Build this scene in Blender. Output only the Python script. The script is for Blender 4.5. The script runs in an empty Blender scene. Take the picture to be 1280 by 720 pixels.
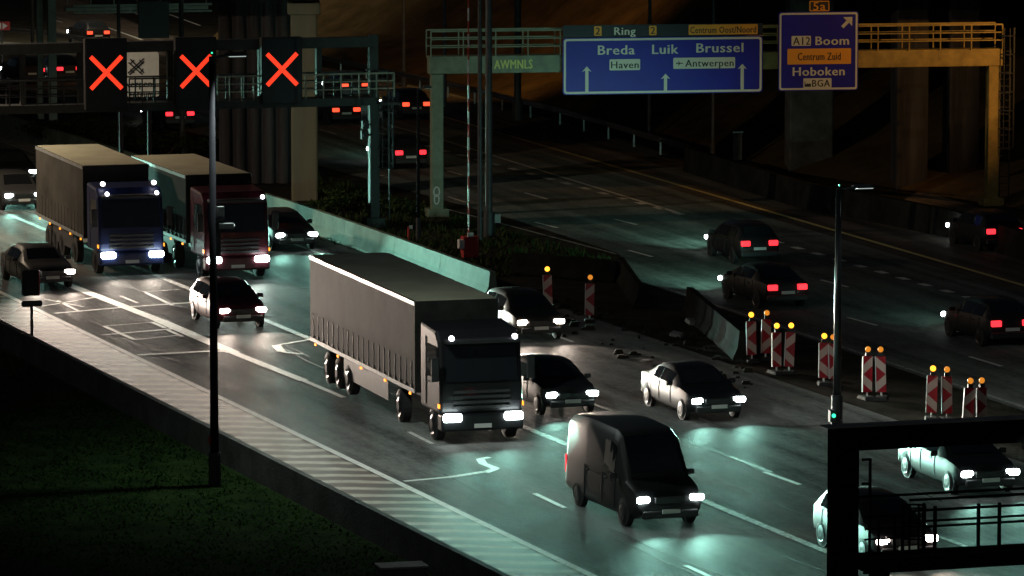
import bpy, math, random
from mathutils import Vector, Matrix
random.seed(7)
S = bpy.context.scene
COL = S.collection
R = math.radians
# ------------------------------------------------------------------ camera
CH, FPX, YH = 21.0, 6000.0, -359.0          # eye height, focal length in 1280-wide pixels, horizon row
PITCH = math.atan((360 - YH) / FPX)
cam = bpy.data.cameras.new('camera'); co = bpy.data.objects.new('camera', cam); COL.objects.link(co)
co.location = (0, 0, CH); co.rotation_euler = (R(90) - PITCH, 0, 0)
cam.sensor_width = 36; cam.lens = FPX * 36 / 1280
cam.clip_start = 1; cam.clip_end = 4000
S.camera = co
# ------------------------------------------------------------------ night sky, faint moon, exposure
w = bpy.data.worlds.new('World'); S.world = w; w.use_nodes = True
nt = w.node_tree; bg = nt.nodes['Background']
sky = nt.nodes.new('ShaderNodeTexSky'); sky.sky_type = 'NISHITA'; sky.sun_disc = False
sky.sun_elevation = R(35); sky.sun_rotation = R(200)
nt.links.new(sky.outputs[0], bg.inputs[0]); bg.inputs[1].default_value = 0.0032
sl = bpy.data.lights.new('moon', 'SUN'); so = bpy.data.objects.new('moon', sl); COL.objects.link(so)
sl.energy = 0.012; sl.angle = R(0.5); sl.color = (1, .93, .82)
so.rotation_euler = (R(55), 0, R(-20))
S.view_settings.view_transform = 'Standard'; S.view_settings.look = 'None'
S.view_settings.exposure = 0; S.view_settings.gamma = 1; S.view_settings.use_curve_mapping = False
cy = S.cycles
cy.max_bounces = 4; cy.diffuse_bounces = 2; cy.glossy_bounces = 3; cy.transmission_bounces = 2
cy.sample_clamp_indirect = 3; cy.sample_clamp_direct = 0; cy.use_denoising = True
HEAD_W, LAMP_W, SODIUM_W = 5200.0, 3600.0, 1600.0
# ------------------------------------------------------------------ geometry helpers
def ray(px, py):
    u = (px - 640) / FPX; v = (360 - py) / FPX
    c, s = math.cos(PITCH), math.sin(PITCH)
    return Vector((u, c + v * s, -s + v * c))
def at(px, py, z=0.0):                       # ground point seen at a photo pixel
    d = ray(px, py); t = (z - CH) / d.z
    return Vector((d.x * t, d.y * t, z))
TH = R(19.6)
N = Vector((math.cos(TH), math.sin(TH), 0)); DR = Vector((math.sin(TH), -math.cos(TH), 0))
def rd(a, t, z=0.0):                         # road frame of the near carriageway: a across, t along (towards the viewer)
    p = N * a + DR * t
    return Vector((p.x, p.y, z))
def on_plane(px, py, P0, n):                 # photo pixel on the upright plane through P0 along horizontal n
    m = Vector((-n.y, n.x, 0)); d = ray(px, py)
    k = m.dot(Vector((P0.x, P0.y, 0))) / m.dot(d)
    return Vector((d.x * k, d.y * k, CH + d.z * k))

class MB:
    def __init__(s): s.v = []; s.f = []; s.m = []
    def poly(s, pts, mi=0):
        b = len(s.v); s.v += [tuple(p) for p in pts]; s.f.append(tuple(range(b, b + len(pts)))); s.m.append(mi)
    def mesh(s, vs, fs, mi=0, M=None):
        b = len(s.v)
        s.v += [tuple(M @ Vector(p)) if M is not None else tuple(p) for p in vs]
        for f in fs: s.f.append(tuple(i + b for i in f)); s.m.append(mi)
    def box(s, c, d, mi=0, M=None, taper=1.0):
        x, y, z = d[0] / 2, d[1] / 2, d[2] / 2; k = taper
        vs = [(-x, -y, -z), (x, -y, -z), (x, y, -z), (-x, y, -z), (-x * k, -y * k, z), (x * k, -y * k, z), (x * k, y * k, z), (-x * k, y * k, z)]
        vs = [(p[0] + c[0], p[1] + c[1], p[2] + c[2]) for p in vs]
        s.mesh(vs, [(0, 3, 2, 1), (4, 5, 6, 7), (0, 1, 5, 4), (1, 2, 6, 5), (2, 3, 7, 6), (3, 0, 4, 7)], mi, M)
    def bar(s, p0, p1, wd, ht=None, mi=0, up=None):        # rectangular bar between two points
        p0, p1 = Vector(p0), Vector(p1); ht = wd if ht is None else ht
        ax = p1 - p0; L = ax.length; ax.normalize()
        u = Vector(up) if up else (Vector((0, 0, 1)) if abs(ax.z) < .95 else Vector((1, 0, 0)))
        sd = ax.cross(u).normalized(); u = sd.cross(ax).normalized()
        vs = []
        for q in (p0, p1):
            for a, b in ((-1, -1), (1, -1), (1, 1), (-1, 1)): vs.append(q + sd * a * wd / 2 + u * b * ht / 2)
        s.mesh(vs, [(0, 1, 2, 3), (7, 6, 5, 4), (0, 4, 5, 1), (1, 5, 6, 2), (2, 6, 7, 3), (3, 7, 4, 0)], mi)
    def tube(s, p0, p1, r0, r1=None, n=10, mi=0):
        p0, p1 = Vector(p0), Vector(p1); r1 = r0 if r1 is None else r1
        ax = (p1 - p0).normalized(); u = Vector((0, 0, 1)) if abs(ax.z) < .9 else Vector((1, 0, 0))
        a = ax.cross(u).normalized(); b = ax.cross(a)
        vs = []
        for q, r in ((p0, r0), (p1, r1)):
            for i in range(n):
                t = 2 * math.pi * i / n; vs.append(q + (a * math.cos(t) + b * math.sin(t)) * r)
        fs = [(i, (i + 1) % n, n + (i + 1) % n, n + i) for i in range(n)] + [tuple(range(n - 1, -1, -1)), tuple(range(n, 2 * n))]
        s.mesh(vs, fs, mi)
    def lathe(s, c, prof, axis='y', n=20, mi=0, M=None):    # prof: (radius, offset along axis)
        vs = []; k = len(prof)
        for i in range(n):
            t = 2 * math.pi * i / n
            for r, o in prof:
                a, b = r * math.cos(t), r * math.sin(t)
                p = (a, o, b) if axis == 'y' else ((a, b, o) if axis == 'z' else (o, a, b))
                vs.append((p[0] + c[0], p[1] + c[1], p[2] + c[2]))
        fs = []
        for i in range(n):
            j = (i + 1) % n
            for q in range(k - 1): fs.append((i * k + q, j * k + q, j * k + q + 1, i * k + q + 1))
        s.mesh(vs, fs, mi, M)
    def build(s, name, mats, parent=None, smooth=False, bevel=0, sub=0, auto=False):
        me = bpy.data.meshes.new(name); me.from_pydata(s.v, [], s.f)
        mats = mats if isinstance(mats, (list, tuple)) else [mats]
        for m in mats: me.materials.append(m)
        for p, i in zip(me.polygons, s.m): p.material_index = i; p.use_smooth = smooth
        me.update()
        o = bpy.data.objects.new(name, me); COL.objects.link(o)
        if parent: o.parent = parent
        if bevel:
            b = o.modifiers.new('bevel', 'BEVEL'); b.width = bevel; b.segments = 2; b.limit_method = 'ANGLE'; b.angle_limit = R(40)
        if sub:
            b = o.modifiers.new('sub', 'SUBSURF'); b.levels = sub; b.render_levels = sub
        return o
def tag(o, label=None, cat=None, group=None, kind=None):
    for k, v in (('label', label), ('category', cat), ('group', group), ('kind', kind)):
        if v: o[k] = v
    return o
def empty(name, loc=(0, 0, 0), rz=0.0, label=None, cat=None, group=None):
    o = bpy.data.objects.new(name, None); COL.objects.link(o); o.location = loc; o.rotation_euler = (0, 0, rz)
    o.empty_display_size = .3
    return tag(o, label, cat, group)
def copy_tree(o, parent=None):
    c = o.copy(); COL.objects.link(c)
    if parent: c.parent = parent
    for ch in list(o.children): copy_tree(ch, c)
    return c
def lamp(name, kind, energy, color, loc, target=None, parent=None, size=.1, cone=120, blend=.5):
    l = bpy.data.lights.new(name, kind); l.energy = energy; l.color = color; l.shadow_soft_size = size
    if kind == 'SPOT': l.spot_size = R(cone); l.spot_blend = blend
    o = bpy.data.objects.new(name, l); COL.objects.link(o); o.location = loc
    if target is not None: o.rotation_euler = (Vector(target) - Vector(loc)).to_track_quat('-Z', 'Y').to_euler()
    if parent: o.parent = parent
    return o
# ------------------------------------------------------------------ materials
def mat(name, col, rough=.6, metal=0.0, var=0.0, scale=3.0, col2=None, bump=0.0, bscale=40, emit=0, spec=.5, coat=0, stretch=None):
    m = bpy.data.materials.new(name); m.use_nodes = True
    t = m.node_tree; p = t.nodes['Principled BSDF']
    p.inputs['Base Color'].default_value = (*col, 1); p.inputs['Roughness'].default_value = rough
    p.inputs['Metallic'].default_value = metal; p.inputs['Specular IOR Level'].default_value = spec
    p.inputs['Coat Weight'].default_value = coat
    if emit:
        p.inputs['Emission Color'].default_value = (*col, 1); p.inputs['Emission Strength'].default_value = emit
    if var or col2 or bump:
        tc = t.nodes.new('ShaderNodeTexCoord'); src = tc.outputs['Object']
        if stretch:
            mp = t.nodes.new('ShaderNodeMapping'); mp.inputs['Scale'].default_value = stretch; mp.inputs['Rotation'].default_value = (0, 0, stretch[3] if len(stretch) > 3 else 0)
            mp.inputs['Scale'].default_value = stretch[:3]
            t.links.new(src, mp.inputs[0]); src = mp.outputs[0]
        if var or col2:
            n = t.nodes.new('ShaderNodeTexNoise'); n.inputs['Scale'].default_value = scale; n.inputs['Detail'].default_value = 6; n.inputs['Roughness'].default_value = .65
            t.links.new(src, n.inputs['Vector'])
            r = t.nodes.new('ShaderNodeValToRGB'); r.color_ramp.elements[0].position = .33; r.color_ramp.elements[1].position = .68
            c2 = col2 or tuple(min(1, c * (1 + var)) for c in col); c1 = col if col2 else tuple(c * (1 - var) for c in col)
            r.color_ramp.elements[0].color = (*c1, 1); r.color_ramp.elements[1].color = (*c2, 1)
            t.links.new(n.outputs[0], r.inputs[0]); t.links.new(r.outputs[0], p.inputs['Base Color'])
        if bump:
            n2 = t.nodes.new('ShaderNodeTexNoise'); n2.inputs['Scale'].default_value = bscale; n2.inputs['Detail'].default_value = 4
            t.links.new(src, n2.inputs['Vector'])
            b = t.nodes.new('ShaderNodeBump'); b.inputs['Strength'].default_value = bump; b.inputs['Distance'].default_value = .02
            t.links.new(n2.outputs[0], b.inputs['Height']); t.links.new(b.outputs[0], p.inputs['Normal'])
    return m
def asphalt(name, base, rot, rmin=.46, rmax=.74):
    m = bpy.data.materials.new(name); m.use_nodes = True; t = m.node_tree; p = t.nodes['Principled BSDF']; L = t.links.new
    tc = t.nodes.new('ShaderNodeTexCoord')
    mp = t.nodes.new('ShaderNodeMapping'); mp.vector_type = 'POINT'; mp.inputs['Rotation'].default_value = (0, 0, -rot); 
    L(tc.outputs['Object'], mp.inputs[0])
    mp2 = t.nodes.new('ShaderNodeMapping'); mp2.inputs['Scale'].default_value = (1.1, .03, 1); L(mp.outputs[0], mp2.inputs[0])
    st = t.nodes.new('ShaderNodeTexNoise'); st.inputs['Scale'].default_value = 1.0; st.inputs['Detail'].default_value = 5; L(mp2.outputs[0], st.inputs[0])
    bl = t.nodes.new('ShaderNodeTexNoise'); bl.inputs['Scale'].default_value = .35; bl.inputs['Detail'].default_value = 7; bl.inputs['Roughness'].default_value = .7; L(tc.outputs['Object'], bl.inputs[0])
    gr = t.nodes.new('ShaderNodeTexNoise'); gr.inputs['Scale'].default_value = 14; gr.inputs['Detail'].default_value = 6; gr.inputs['Roughness'].default_value = .8; L(tc.outputs['Object'], gr.inputs[0])
    def math_(op, a, b):
        n = t.nodes.new('ShaderNodeMath'); n.operation = op
        for i, x in enumerate((a, b)):
            if isinstance(x, (int, float)): n.inputs[i].default_value = x
            else: L(x, n.inputs[i])
        return n.outputs[0]
    sp_ = t.nodes.new('ShaderNodeTexNoise'); sp_.inputs['Scale'].default_value = 7; sp_.inputs['Detail'].default_value = 3; sp_.inputs['Roughness'].default_value = .9
    mp3 = t.nodes.new('ShaderNodeMapping'); mp3.inputs['Scale'].default_value = (1, .22, 1); L(mp.outputs[0], mp3.inputs[0]); L(mp3.outputs[0], sp_.inputs[0])
    s = math_('ADD', math_('MULTIPLY', st.outputs[0], .5), math_('ADD', math_('MULTIPLY', bl.outputs[0], .28), math_('ADD', math_('MULTIPLY', gr.outputs[0], .1), math_('MULTIPLY', sp_.outputs[0], .36))))
    r = t.nodes.new('ShaderNodeValToRGB'); e = r.color_ramp.elements
    e[0].position = .5; e[1].position = .76
    e[0].color = (*[c * .42 for c in base], 1); e[1].color = (*[c * 2.0 for c in base], 1)
    L(s, r.inputs[0]); L(r.outputs[0], p.inputs['Base Color'])
    rr = t.nodes.new('ShaderNodeMapRange'); rr.inputs['From Min'].default_value = .35; rr.inputs['From Max'].default_value = .7
    rr.inputs['To Min'].default_value = rmin; rr.inputs['To Max'].default_value = rmax
    L(math_('ADD', math_('MULTIPLY', st.outputs[0], .6), math_('MULTIPLY', bl.outputs[0], .4)), rr.inputs[0]); L(rr.outputs[0], p.inputs['Roughness'])
    p.inputs['Specular IOR Level'].default_value = .05
    b = t.nodes.new('ShaderNodeBump'); b.inputs['Strength'].default_value = .5; b.inputs['Distance'].default_value = .03
    L(gr.outputs[0], b.inputs['Height'])
    df = t.nodes.new('ShaderNodeBsdfDiffuse'); df.inputs['Roughness'].default_value = 1; L(r.outputs[0], df.inputs[0]); L(b.outputs[0], df.inputs['Normal'])
    gl = t.nodes.new('ShaderNodeBsdfGlossy'); gl.inputs[0].default_value = (.8, .8, .8, 1); L(rr.outputs[0], gl.inputs['Roughness']); L(b.outputs[0], gl.inputs['Normal'])
    mx = t.nodes.new('ShaderNodeMixShader'); L(math_('MULTIPLY', st.outputs[0], .075), mx.inputs[0]); L(df.outputs[0], mx.inputs[1]); L(gl.outputs[0], mx.inputs[2]); L(mx.outputs[0], t.nodes['Material Output'].inputs[0])
    return m
M = {}
M['asph'] = asphalt('asphalt_near', (.105, .104, .098), TH)
M['asph2'] = asphalt('asphalt_far', (.066, .068, .062), R(17.5))
M['asph3'] = asphalt('asphalt_brown', (.055, .045, .038), R(16.8), .45, .7)
M['soil'] = mat('soil', (.03, .027, .02), .95, spec=.04, var=.5, scale=.6, bump=.8, bscale=6)
M['verge'] = mat('grass_soil', (.004, .010, .003), .95, spec=.04, col2=(.016, .030, .008), scale=.8, bump=1, bscale=8)
M['bank'] = mat('embankment', (.05, .036, .016), .95, spec=.04, col2=(.13, .085, .04), scale=.35, bump=1, bscale=3)
M['blade'] = mat('grass_blade', (.012, .036, .007), .8, spec=.04, col2=(.026, .056, .012), scale=1.2)
def leafy(m, tr=.55):
    t = m.node_tree; p = t.nodes['Principled BSDF']; out = t.nodes['Material Output']; src = p.inputs['Base Color'].links[0].from_socket
    tb = t.nodes.new('ShaderNodeBsdfTranslucent'); mx = t.nodes.new('ShaderNodeMixShader'); mx.inputs[0].default_value = tr
    t.links.new(src, tb.inputs[0]); t.links.new(p.outputs[0], mx.inputs[1]); t.links.new(tb.outputs[0], mx.inputs[2]); t.links.new(mx.outputs[0], out.inputs[0])
leafy(M['blade'], .8)
M['leaf'] = mat('leaf', (.018, .036, .012), .7, spec=.04, col2=(.045, .065, .02), scale=2)
M['bark'] = mat('bark', (.06, .045, .03), .9, var=.3)
def worn_paint(name, col, under, amt=.46):
    m = mat(name, col, .8, spec=.06)
    t = m.node_tree; p = t.nodes['Principled BSDF']; L = t.links.new
    tc = t.nodes.new('ShaderNodeTexCoord')
    n = t.nodes.new('ShaderNodeTexNoise'); n.inputs['Scale'].default_value = 5; n.inputs['Detail'].default_value = 8; n.inputs['Roughness'].default_value = .75
    L(tc.outputs['Object'], n.inputs[0])
    r = t.nodes.new('ShaderNodeValToRGB'); r.color_ramp.elements[0].position = amt - .12; r.color_ramp.elements[1].position = amt + .06
    r.color_ramp.elements[0].color = (*under, 1); r.color_ramp.elements[1].color = (*col, 1)
    L(n.outputs[0], r.inputs[0]); L(r.outputs[0], p.inputs['Base Color'])
    return m
M['white'] = worn_paint('road_paint', (.62, .62, .58), (.2, .2, .19), .42)
M['faint'] = worn_paint('worn_road_paint', (.32, .32, .30), (.06, .06, .055), .5)
M['stripe'] = worn_paint('hatch_paint', (.62, .60, .52), (.2, .19, .16), .42)
M['yellow'] = worn_paint('yellow_paint', (.62, .52, .22), (.2, .16, .07), .42)
M['conc'] = mat('concrete', (.24, .24, .22), .85, var=.35, scale=1.2, bump=.3, bscale=15)
M['bconc'] = mat('dark_concrete', (.02, .02, .018), .9, spec=.04, var=.5, scale=.9, bump=.3, bscale=12)  # very dark base colour, mottled at random
M['dconc'] = mat('dirty_concrete', (.10, .10, .09), .9, var=.45, scale=.9, bump=.3, bscale=12)
M['gconc'] = mat('greenish_concrete', (.13, .18, .135), .85, var=.35, scale=1.0, bump=.2, bscale=14)  # greenish base colour, mottled at random
M['steel'] = mat('galvanised_steel', (.30, .31, .31), .5, .6, var=.2, scale=3)
M['dsteel'] = mat('dark_steel', (.045, .045, .05), .55, .3, var=.3, scale=4)
M['gsteel'] = mat('green_grey_steel', (.17, .21, .15), .6, .1, var=.25, scale=2)
M['ysteel'] = mat('sodium_lit_steel', (.36, .25, .07), .6, .1, var=.3, scale=2)  # sodium light put into the colour of the sign gantry's right half
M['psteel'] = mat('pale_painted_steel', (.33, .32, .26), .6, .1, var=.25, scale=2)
M['gblk'] = mat('black_gantry_paint', (.008, .008, .011), .8, spec=.1, var=.3)
M['edge'] = mat('dark_glossy_steel', (.07, .075, .075), .28, .9)
M['black'] = mat('matt_black', (.008, .008, .009), .7)
M['rubber'] = mat('rubber', (.015, .015, .015), .85)
M['rim'] = mat('wheel_rim', (.06, .06, .064), .35, .8)
M['glass'] = mat('dark_glass', (.012, .014, .016), .06, spec=.8)
M['trim'] = mat('plastic_trim', (.02, .02, .022), .6)
M['plate'] = mat('number_plate', (.7, .7, .66), .5)
M['blue'] = mat('sign_blue', (.007, .004, .33), .5, var=.12, scale=.6)
M['navy'] = mat('sign_black', (.006, .007, .016), .5)
M['swhite'] = mat('sign_white', (.66, .65, .56), .5)
M['sorange'] = mat('sign_orange', (.85, .36, .03), .5)
M['sdark'] = mat('sign_dark_print', (.02, .016, .02), .6)
M['back'] = mat('sign_back', (.16, .165, .16), .55, .4, var=.2)
M['panelw'] = mat('white_panel', (.8, .79, .75), .55, var=.1)
M['graf'] = mat('graffiti_paint', (.62, .66, .2), .6)
M['graf2'] = mat('pale_graffiti', (.6, .62, .6), .7)
M['redp'] = mat('red_paint', (.45, .03, .03), .55)
M['whitep'] = mat('white_paint', (.72, .72, .70), .55)
def emis(name, col, st):
    m = mat(name, col, .4); p = m.node_tree.nodes['Principled BSDF']
    p.inputs['Base Color'].default_value = (*[c * .3 for c in col], 1)
    p.inputs['Emission Color'].default_value = (*col, 1); p.inputs['Emission Strength'].default_value = st
    return m
M['cross'] = emis('red_cross_lamp', (1, .046, .016), 1.25)
M['head'] = emis('headlight_cold', (.86, 1, .98), 30)
M['headw'] = emis('headlight_warm', (1, .86, .78), 22)
M['mark'] = emis('marker_light', (.92, .9, 1), 9)
M['tail'] = emis('tail_light', (1, .028, .04), 2.2)
M['tailo'] = emis('tail_light_orange', (1, .075, .03), 1.9)
M['amber'] = emis('amber_lamp', (1, .42, .03), 2.6)
M['amberd'] = emis('amber_lamp_dim', (1, .33, .03), .7)
M['side'] = emis('orange_side_marker', (1, .3, .02), 2.5)
M['led'] = emis('lamp_led', (.85, 1, .95), .5)
M['sodium'] = emis('sodium_lamp', (1, .55, .15), 3)
M['green'] = emis('green_led', (.05, 1, .5), 1.6)
def beacon_mat(name, flip):
    m = bpy.data.materials.new(name); m.use_nodes = True; t = m.node_tree; p = t.nodes['Principled BSDF']; L = t.links.new
    tc = t.nodes.new('ShaderNodeTexCoord'); sp = t.nodes.new('ShaderNodeSeparateXYZ'); L(tc.outputs['Object'], sp.inputs[0])
    def mm(op, a, b):
        n = t.nodes.new('ShaderNodeMath'); n.operation = op
        for i, x in enumerate((a, b)):
            if isinstance(x, (int, float)): n.inputs[i].default_value = x
            else: L(x, n.inputs[i])
        return n.outputs[0]
    x = mm('ADD', mm('MULTIPLY', sp.outputs[0], -1 if flip else 1), .15)
    d = mm('SUBTRACT', mm('ABSOLUTE', mm('SUBTRACT', sp.outputs[2], .78), 0), mm('MULTIPLY', x, .85))
    red = mm('MAXIMUM', mm('LESS_THAN', d, 0.0), mm('GREATER_THAN', d, .29))
    mx = t.nodes.new('ShaderNodeMixRGB'); L(red, mx.inputs[0]); mx.inputs[1].default_value = (.58, .44, .38, 1); mx.inputs[2].default_value = (.36, .012, .022, 1)
    L(mx.outputs[0], p.inputs['Base Color']); p.inputs['Roughness'].default_value = .45
    return m
M['bea'] = beacon_mat('beacon_arrow', False); M['beb'] = beacon_mat('beacon_arrow_mirrored', True)
def paint(name, c, coat=.12): return mat(name, tuple(x * .7 for x in c), .5, .0, coat=coat, spec=.25)
P = {k: paint('car_paint_' + k, c) for k, c in dict(black=(.012, .012, .014), grey=(.016, .017, .018), silver=(.045, .047, .05), blue=(.015, .025, .09), red=(.12, .012, .016), white=(.09, .092, .09), green=(.02, .035, .025), bordeaux=(.075, .010, .018), olive=(.04, .038, .03)).items()}
# ------------------------------------------------------------------ the ground
def sheet(name, pts, m, z=None, sub=False):
    b = MB(); b.poly([(p[0], p[1], p[2] if z is None else z) for p in pts]); o = b.build(name, m); tag(o, kind='structure'); return o
sheet('ground', [(-900, -200), (900, -200), (900, 1500), (-900, 1500)], M['soil'], -.03)
def strip(name, near, far, m, z):
    b = MB()
    for i in range(len(near) - 1):
        q = [at(*near[i]), at(*near[i + 1]), at(*far[i + 1]), at(*far[i])]
        b.poly([(p.x, p.y, z) for p in q])
    o = b.build(name, m); tag(o, kind='structure'); return o
T0, T1 = -420, -40
bn = MB(); bn.poly([rd(37.35, T1), rd(37.35, T0), rd(58.5, T0), rd(58.5, T1)][::-1]); tag(bn.build('near_road', M['asph']), kind='structure')
strip('far_road', [(-300, 20), (0, 106), (250, 168), (395, 206), (640, 274), (772, 316), (800, 352), (1280, 514), (1700, 660)],
      [(-300, -22), (0, 52), (250, 66), (395, 82), (560, 116), (700, 152), (1000, 240), (1280, 326), (1700, 452)], M['asph2'], 0.0)
strip('slip_road', [(60, 44), (130, 56), (250, 78), (395, 84)], [(70, -30), (120, 8), (200, 42), (395, 74)], M['asph3'], .004)
strip('ramp_road', [(1130, 250), (1280, 306), (1700, 460)], [(1150, 238), (1280, 276), (1700, 400)], M['asph3'], .004)
strip('hard_shoulder', [(395, 92), (620, 172), (1280, 366), (1700, 492)], [(395, 84), (640, 136), (1280, 330), (1700, 456)], M['asph3'], .003)
# the grass bank in front of the parapet
gb = MB(); gb.poly([rd(37.3, -210, -.01), rd(20, -210, -.01), rd(20, -60, -.01), rd(37.3, -60, -.01)]); tag(gb.build('grass_bank', M['verge']), kind='structure')
# embankment behind the far carriageway
eb = MB()
base = [(250, 62), (395, 78), (560, 108), (700, 142), (860, 190), (1000, 226), (1280, 272), (1700, 380)]
prof = [(0, 0), (6, 1.6), (13, 4.5), (22, 8.5), (34, 13), (60, 18)]
rows = []
for q in base:
    p = at(*q); rr = random.Random(q[0])
    rows.append([(p.x + .33 * d, p.y + 4 + d, h + rr.uniform(-.3, .3) * (h > 0)) for d, h in prof])
for i in range(len(rows) - 1):
    for j in range(len(prof) - 1): eb.poly([rows[i][j], rows[i + 1][j], rows[i + 1][j + 1], rows[i][j + 1]])
tag(eb.build('embankment', M['bank'], smooth=True), kind='structure')
# ------------------------------------------------------------------ painted lines
lm, fm, ym = MB(), MB(), MB()
def line(b, p, q, wd, z=.008):
    p, q = Vector((p[0], p[1], z)), Vector((q[0], q[1], z)); d = (q - p).normalized(); s = Vector((-d.y, d.x, 0)) * wd / 2
    n = max(1, int((q - p).length / 3)); 
    for i in range(n):
        a, c = p.lerp(q, i / n), p.lerp(q, (i + 1) / n); b.poly([a - s, c - s, c + s, a + s][::1])
def pxline(b, p, q, wd, z=.008): line(b, at(*p), at(*q), wd, z)
line(lm, rd(40.75, T0), rd(40.75, T1), .22)
pxline(lm, (60, 346), (200, 401), .42); pxline(lm, (200, 401), (292, 441), .48); pxline(lm, (292, 441), (380, 476), .34); pxline(lm, (380, 476), (430, 497), .2)
for a_, b_ in (((511, 540), (541, 555)), ((668, 617), (706, 635)), ((857, 707), (900, 727)), ((955, 590), (1000, 606)), ((780, 517), (815, 531)), ((640, 470), (668, 481)), ((1110, 640), (1160, 660)), ((1185, 675), (1230, 692))): pxline(lm, a_, b_, .15)
line(fm, rd(47.55, T0), rd(47.5, T1), .26)
for k in range(-24, 12):
    t = -200 + k * 12.5
    line(fm, rd(51.1, t), rd(51.1, t + 3), .14, .012)
line(lm, rd(55.0, T0), rd(55.6, -150), .15)
# measuring-point boxes and other thin paint
for a_, b_, w_ in (((130, 408), (168, 425), .16), ((130, 408), (190, 403), .10), ((190, 403), (206, 410), .16), ((168, 425), (227, 419), .10), ((210, 413), (228, 421), .14), ((128, 419), (220, 411), .2), ((172, 444), (268, 439), .28), ((268, 439), (290, 440), .28),
                   ((72, 376), (100, 390), .12), ((54, 383), (118, 372), .1), ((68, 392), (160, 384), .2), ((160, 384), (246, 378), .2), ((150, 370), (172, 379), .12), ((182, 366), (216, 382), .16), ((178, 365), (225, 362), .08), ((55, 374), (105, 384), .09), ((15, 390), (28, 383), .1)):
    pxline(lm, a_, b_, w_, .012)
for a_, b_, w_ in (((505, 602), (560, 597), .18), ((560, 597), (606, 590), .24), ((606, 591), (620, 586), .26), ((620, 586), (604, 580), .24), ((604, 580), (600, 574), .24), ((600, 574), (612, 572), .2),
                   ((345, 432), (392, 424), .14), ((345, 432), (352, 440), .3), ((352, 440), (378, 443), .2)):
    pxline(lm, a_, b_, w_, .012)
# far carriageway
for a_, b_ in (((656, 241), (684, 249)), ((768, 274), (796, 281)), ((891, 310), (922, 319)), ((1026, 350), (1060, 359)), ((1178, 394), (1215, 405)), ((669, 278), (697, 285)), ((786, 313), (815, 321)), ((915, 352), (945, 362)), ((1060, 397), (1096, 407)), ((1212, 446), (1252, 458)),
               ((560, 246), (582, 253)), ((560, 214), (578, 219)), ((476, 219), (484, 222)), ((400, 162), (420, 168)), ((455, 150), (470, 154)), ((350, 150), (370, 155)), ((160, 12), (182, 23)), ((70, 26), (78, 28)), ((60, 70), (95, 76)), ((20, 70), (50, 76))): pxline(lm, a_, b_, .16)
for a_, b_ in (((484, 156), (540, 171)), ((540, 171), (640, 202)), ((640, 202), (847, 266)), ((192, 11), (250, 32)), ((122, 30), (178, 50))): pxline(lm, a_, b_, .2)
pxline(fm, (802, 351), (1280, 509), .2); pxline(fm, (1280, 509), (1600, 614), .2)
pxline(fm, (560, 262), (772, 318), .14)
x, y = 470.0, 155.5
k = 0
while x < 1420:
    yy = 209 + (x - 640) * (.268 if x < 830 else 0) if x < 830 else 259.9 + (x - 830) * .289
    st = (yy + 359) / 21 * .28
    if not 850 < x < 900: pxline(lm, (x, yy + 2), (x + st * 1.15, yy + 2 + st * 1.15 * .28), .34)
    x += st * 2.9
pxline(ym, (395, 96), (500, 130), .16); pxline(ym, (500, 130), (620, 165), .18); pxline(ym, (620, 165), (1280, 357), .24); pxline(ym, (1280, 357), (1650, 465), .24)
tag(lm.build('lane_markings', M['white']), kind='structure'); tag(fm.build('worn_lane_markings', M['faint']), kind='structure'); tag(ym.build('yellow_edge_line', M['yellow']), kind='structure')
sm = MB(); q_ = random.Random(5)
for k in range(60):
    a = q_.choice((42.2, 43.6, 45.9, 47.9, 49.4, 51.5, 53.3)) + q_.uniform(-.5, .5); t = q_.uniform(-230, -80); L_ = q_.uniform(3, 14); p = rd(a, t); n_ = int(L_ / 1.2) + 1; cross = q_.random() < .25
    for i in range(n_):
        d_ = N * (.45 if cross else q_.uniform(-.1, .1)) + DR * (q_.uniform(-.1, .1) if cross else 1.2); c = p + d_; line(sm, p, c, q_.uniform(.05, .1), .005); p = c
tag(sm.build('tar_seams', mat('tar', (.016, .016, .016), .9, spec=.03)), kind='structure')
# hatched strip: soft diagonal bars
def hatch_mat():
    m = mat('hatched_strip', (.3, .29, .25), .8, spec=.15); t = m.node_tree; p = t.nodes['Principled BSDF']; L = t.links.new
    tc = t.nodes.new('ShaderNodeTexCoord'); mp = t.nodes.new('ShaderNodeMapping'); mp.inputs['Rotation'].default_value = (0, 0, R(5)); L(tc.outputs['Object'], mp.inputs[0])
    wv = t.nodes.new('ShaderNodeTexWave'); wv.bands_direction = 'Y'; wv.inputs['Scale'].default_value = .285; wv.inputs['Distortion'].default_value = 1.6; wv.inputs['Detail'].default_value = 4; wv.inputs['Detail Scale'].default_value = 2.2; L(mp.outputs[0], wv.inputs[0])
    n = t.nodes.new('ShaderNodeTexNoise'); n.inputs['Scale'].default_value = 1.3; n.inputs['Detail'].default_value = 7; n.inputs['Roughness'].default_value = .7; L(tc.outputs['Object'], n.inputs[0])
    r = t.nodes.new('ShaderNodeValToRGB'); e = r.color_ramp.elements; e[0].position = .44; e[0].color = (.035, .032, .026, 1); e[1].position = .9; e[1].color = (.38, .36, .30, 1); L(wv.outputs['Fac'], r.inputs[0])
    r2 = t.nodes.new('ShaderNodeValToRGB'); r2.color_ramp.elements[0].position = .3; r2.color_ramp.elements[0].color = (.45, .44, .42, 1); r2.color_ramp.elements[1].position = .65; L(n.outputs[0], r2.inputs[0])
    mx = t.nodes.new('ShaderNodeMixRGB'); mx.blend_type = 'MULTIPLY'; mx.inputs[0].default_value = 1; L(r.outputs[0], mx.inputs[1]); L(r2.outputs[0], mx.inputs[2]); L(mx.outputs[0], p.inputs['Base Color']); return m
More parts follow.
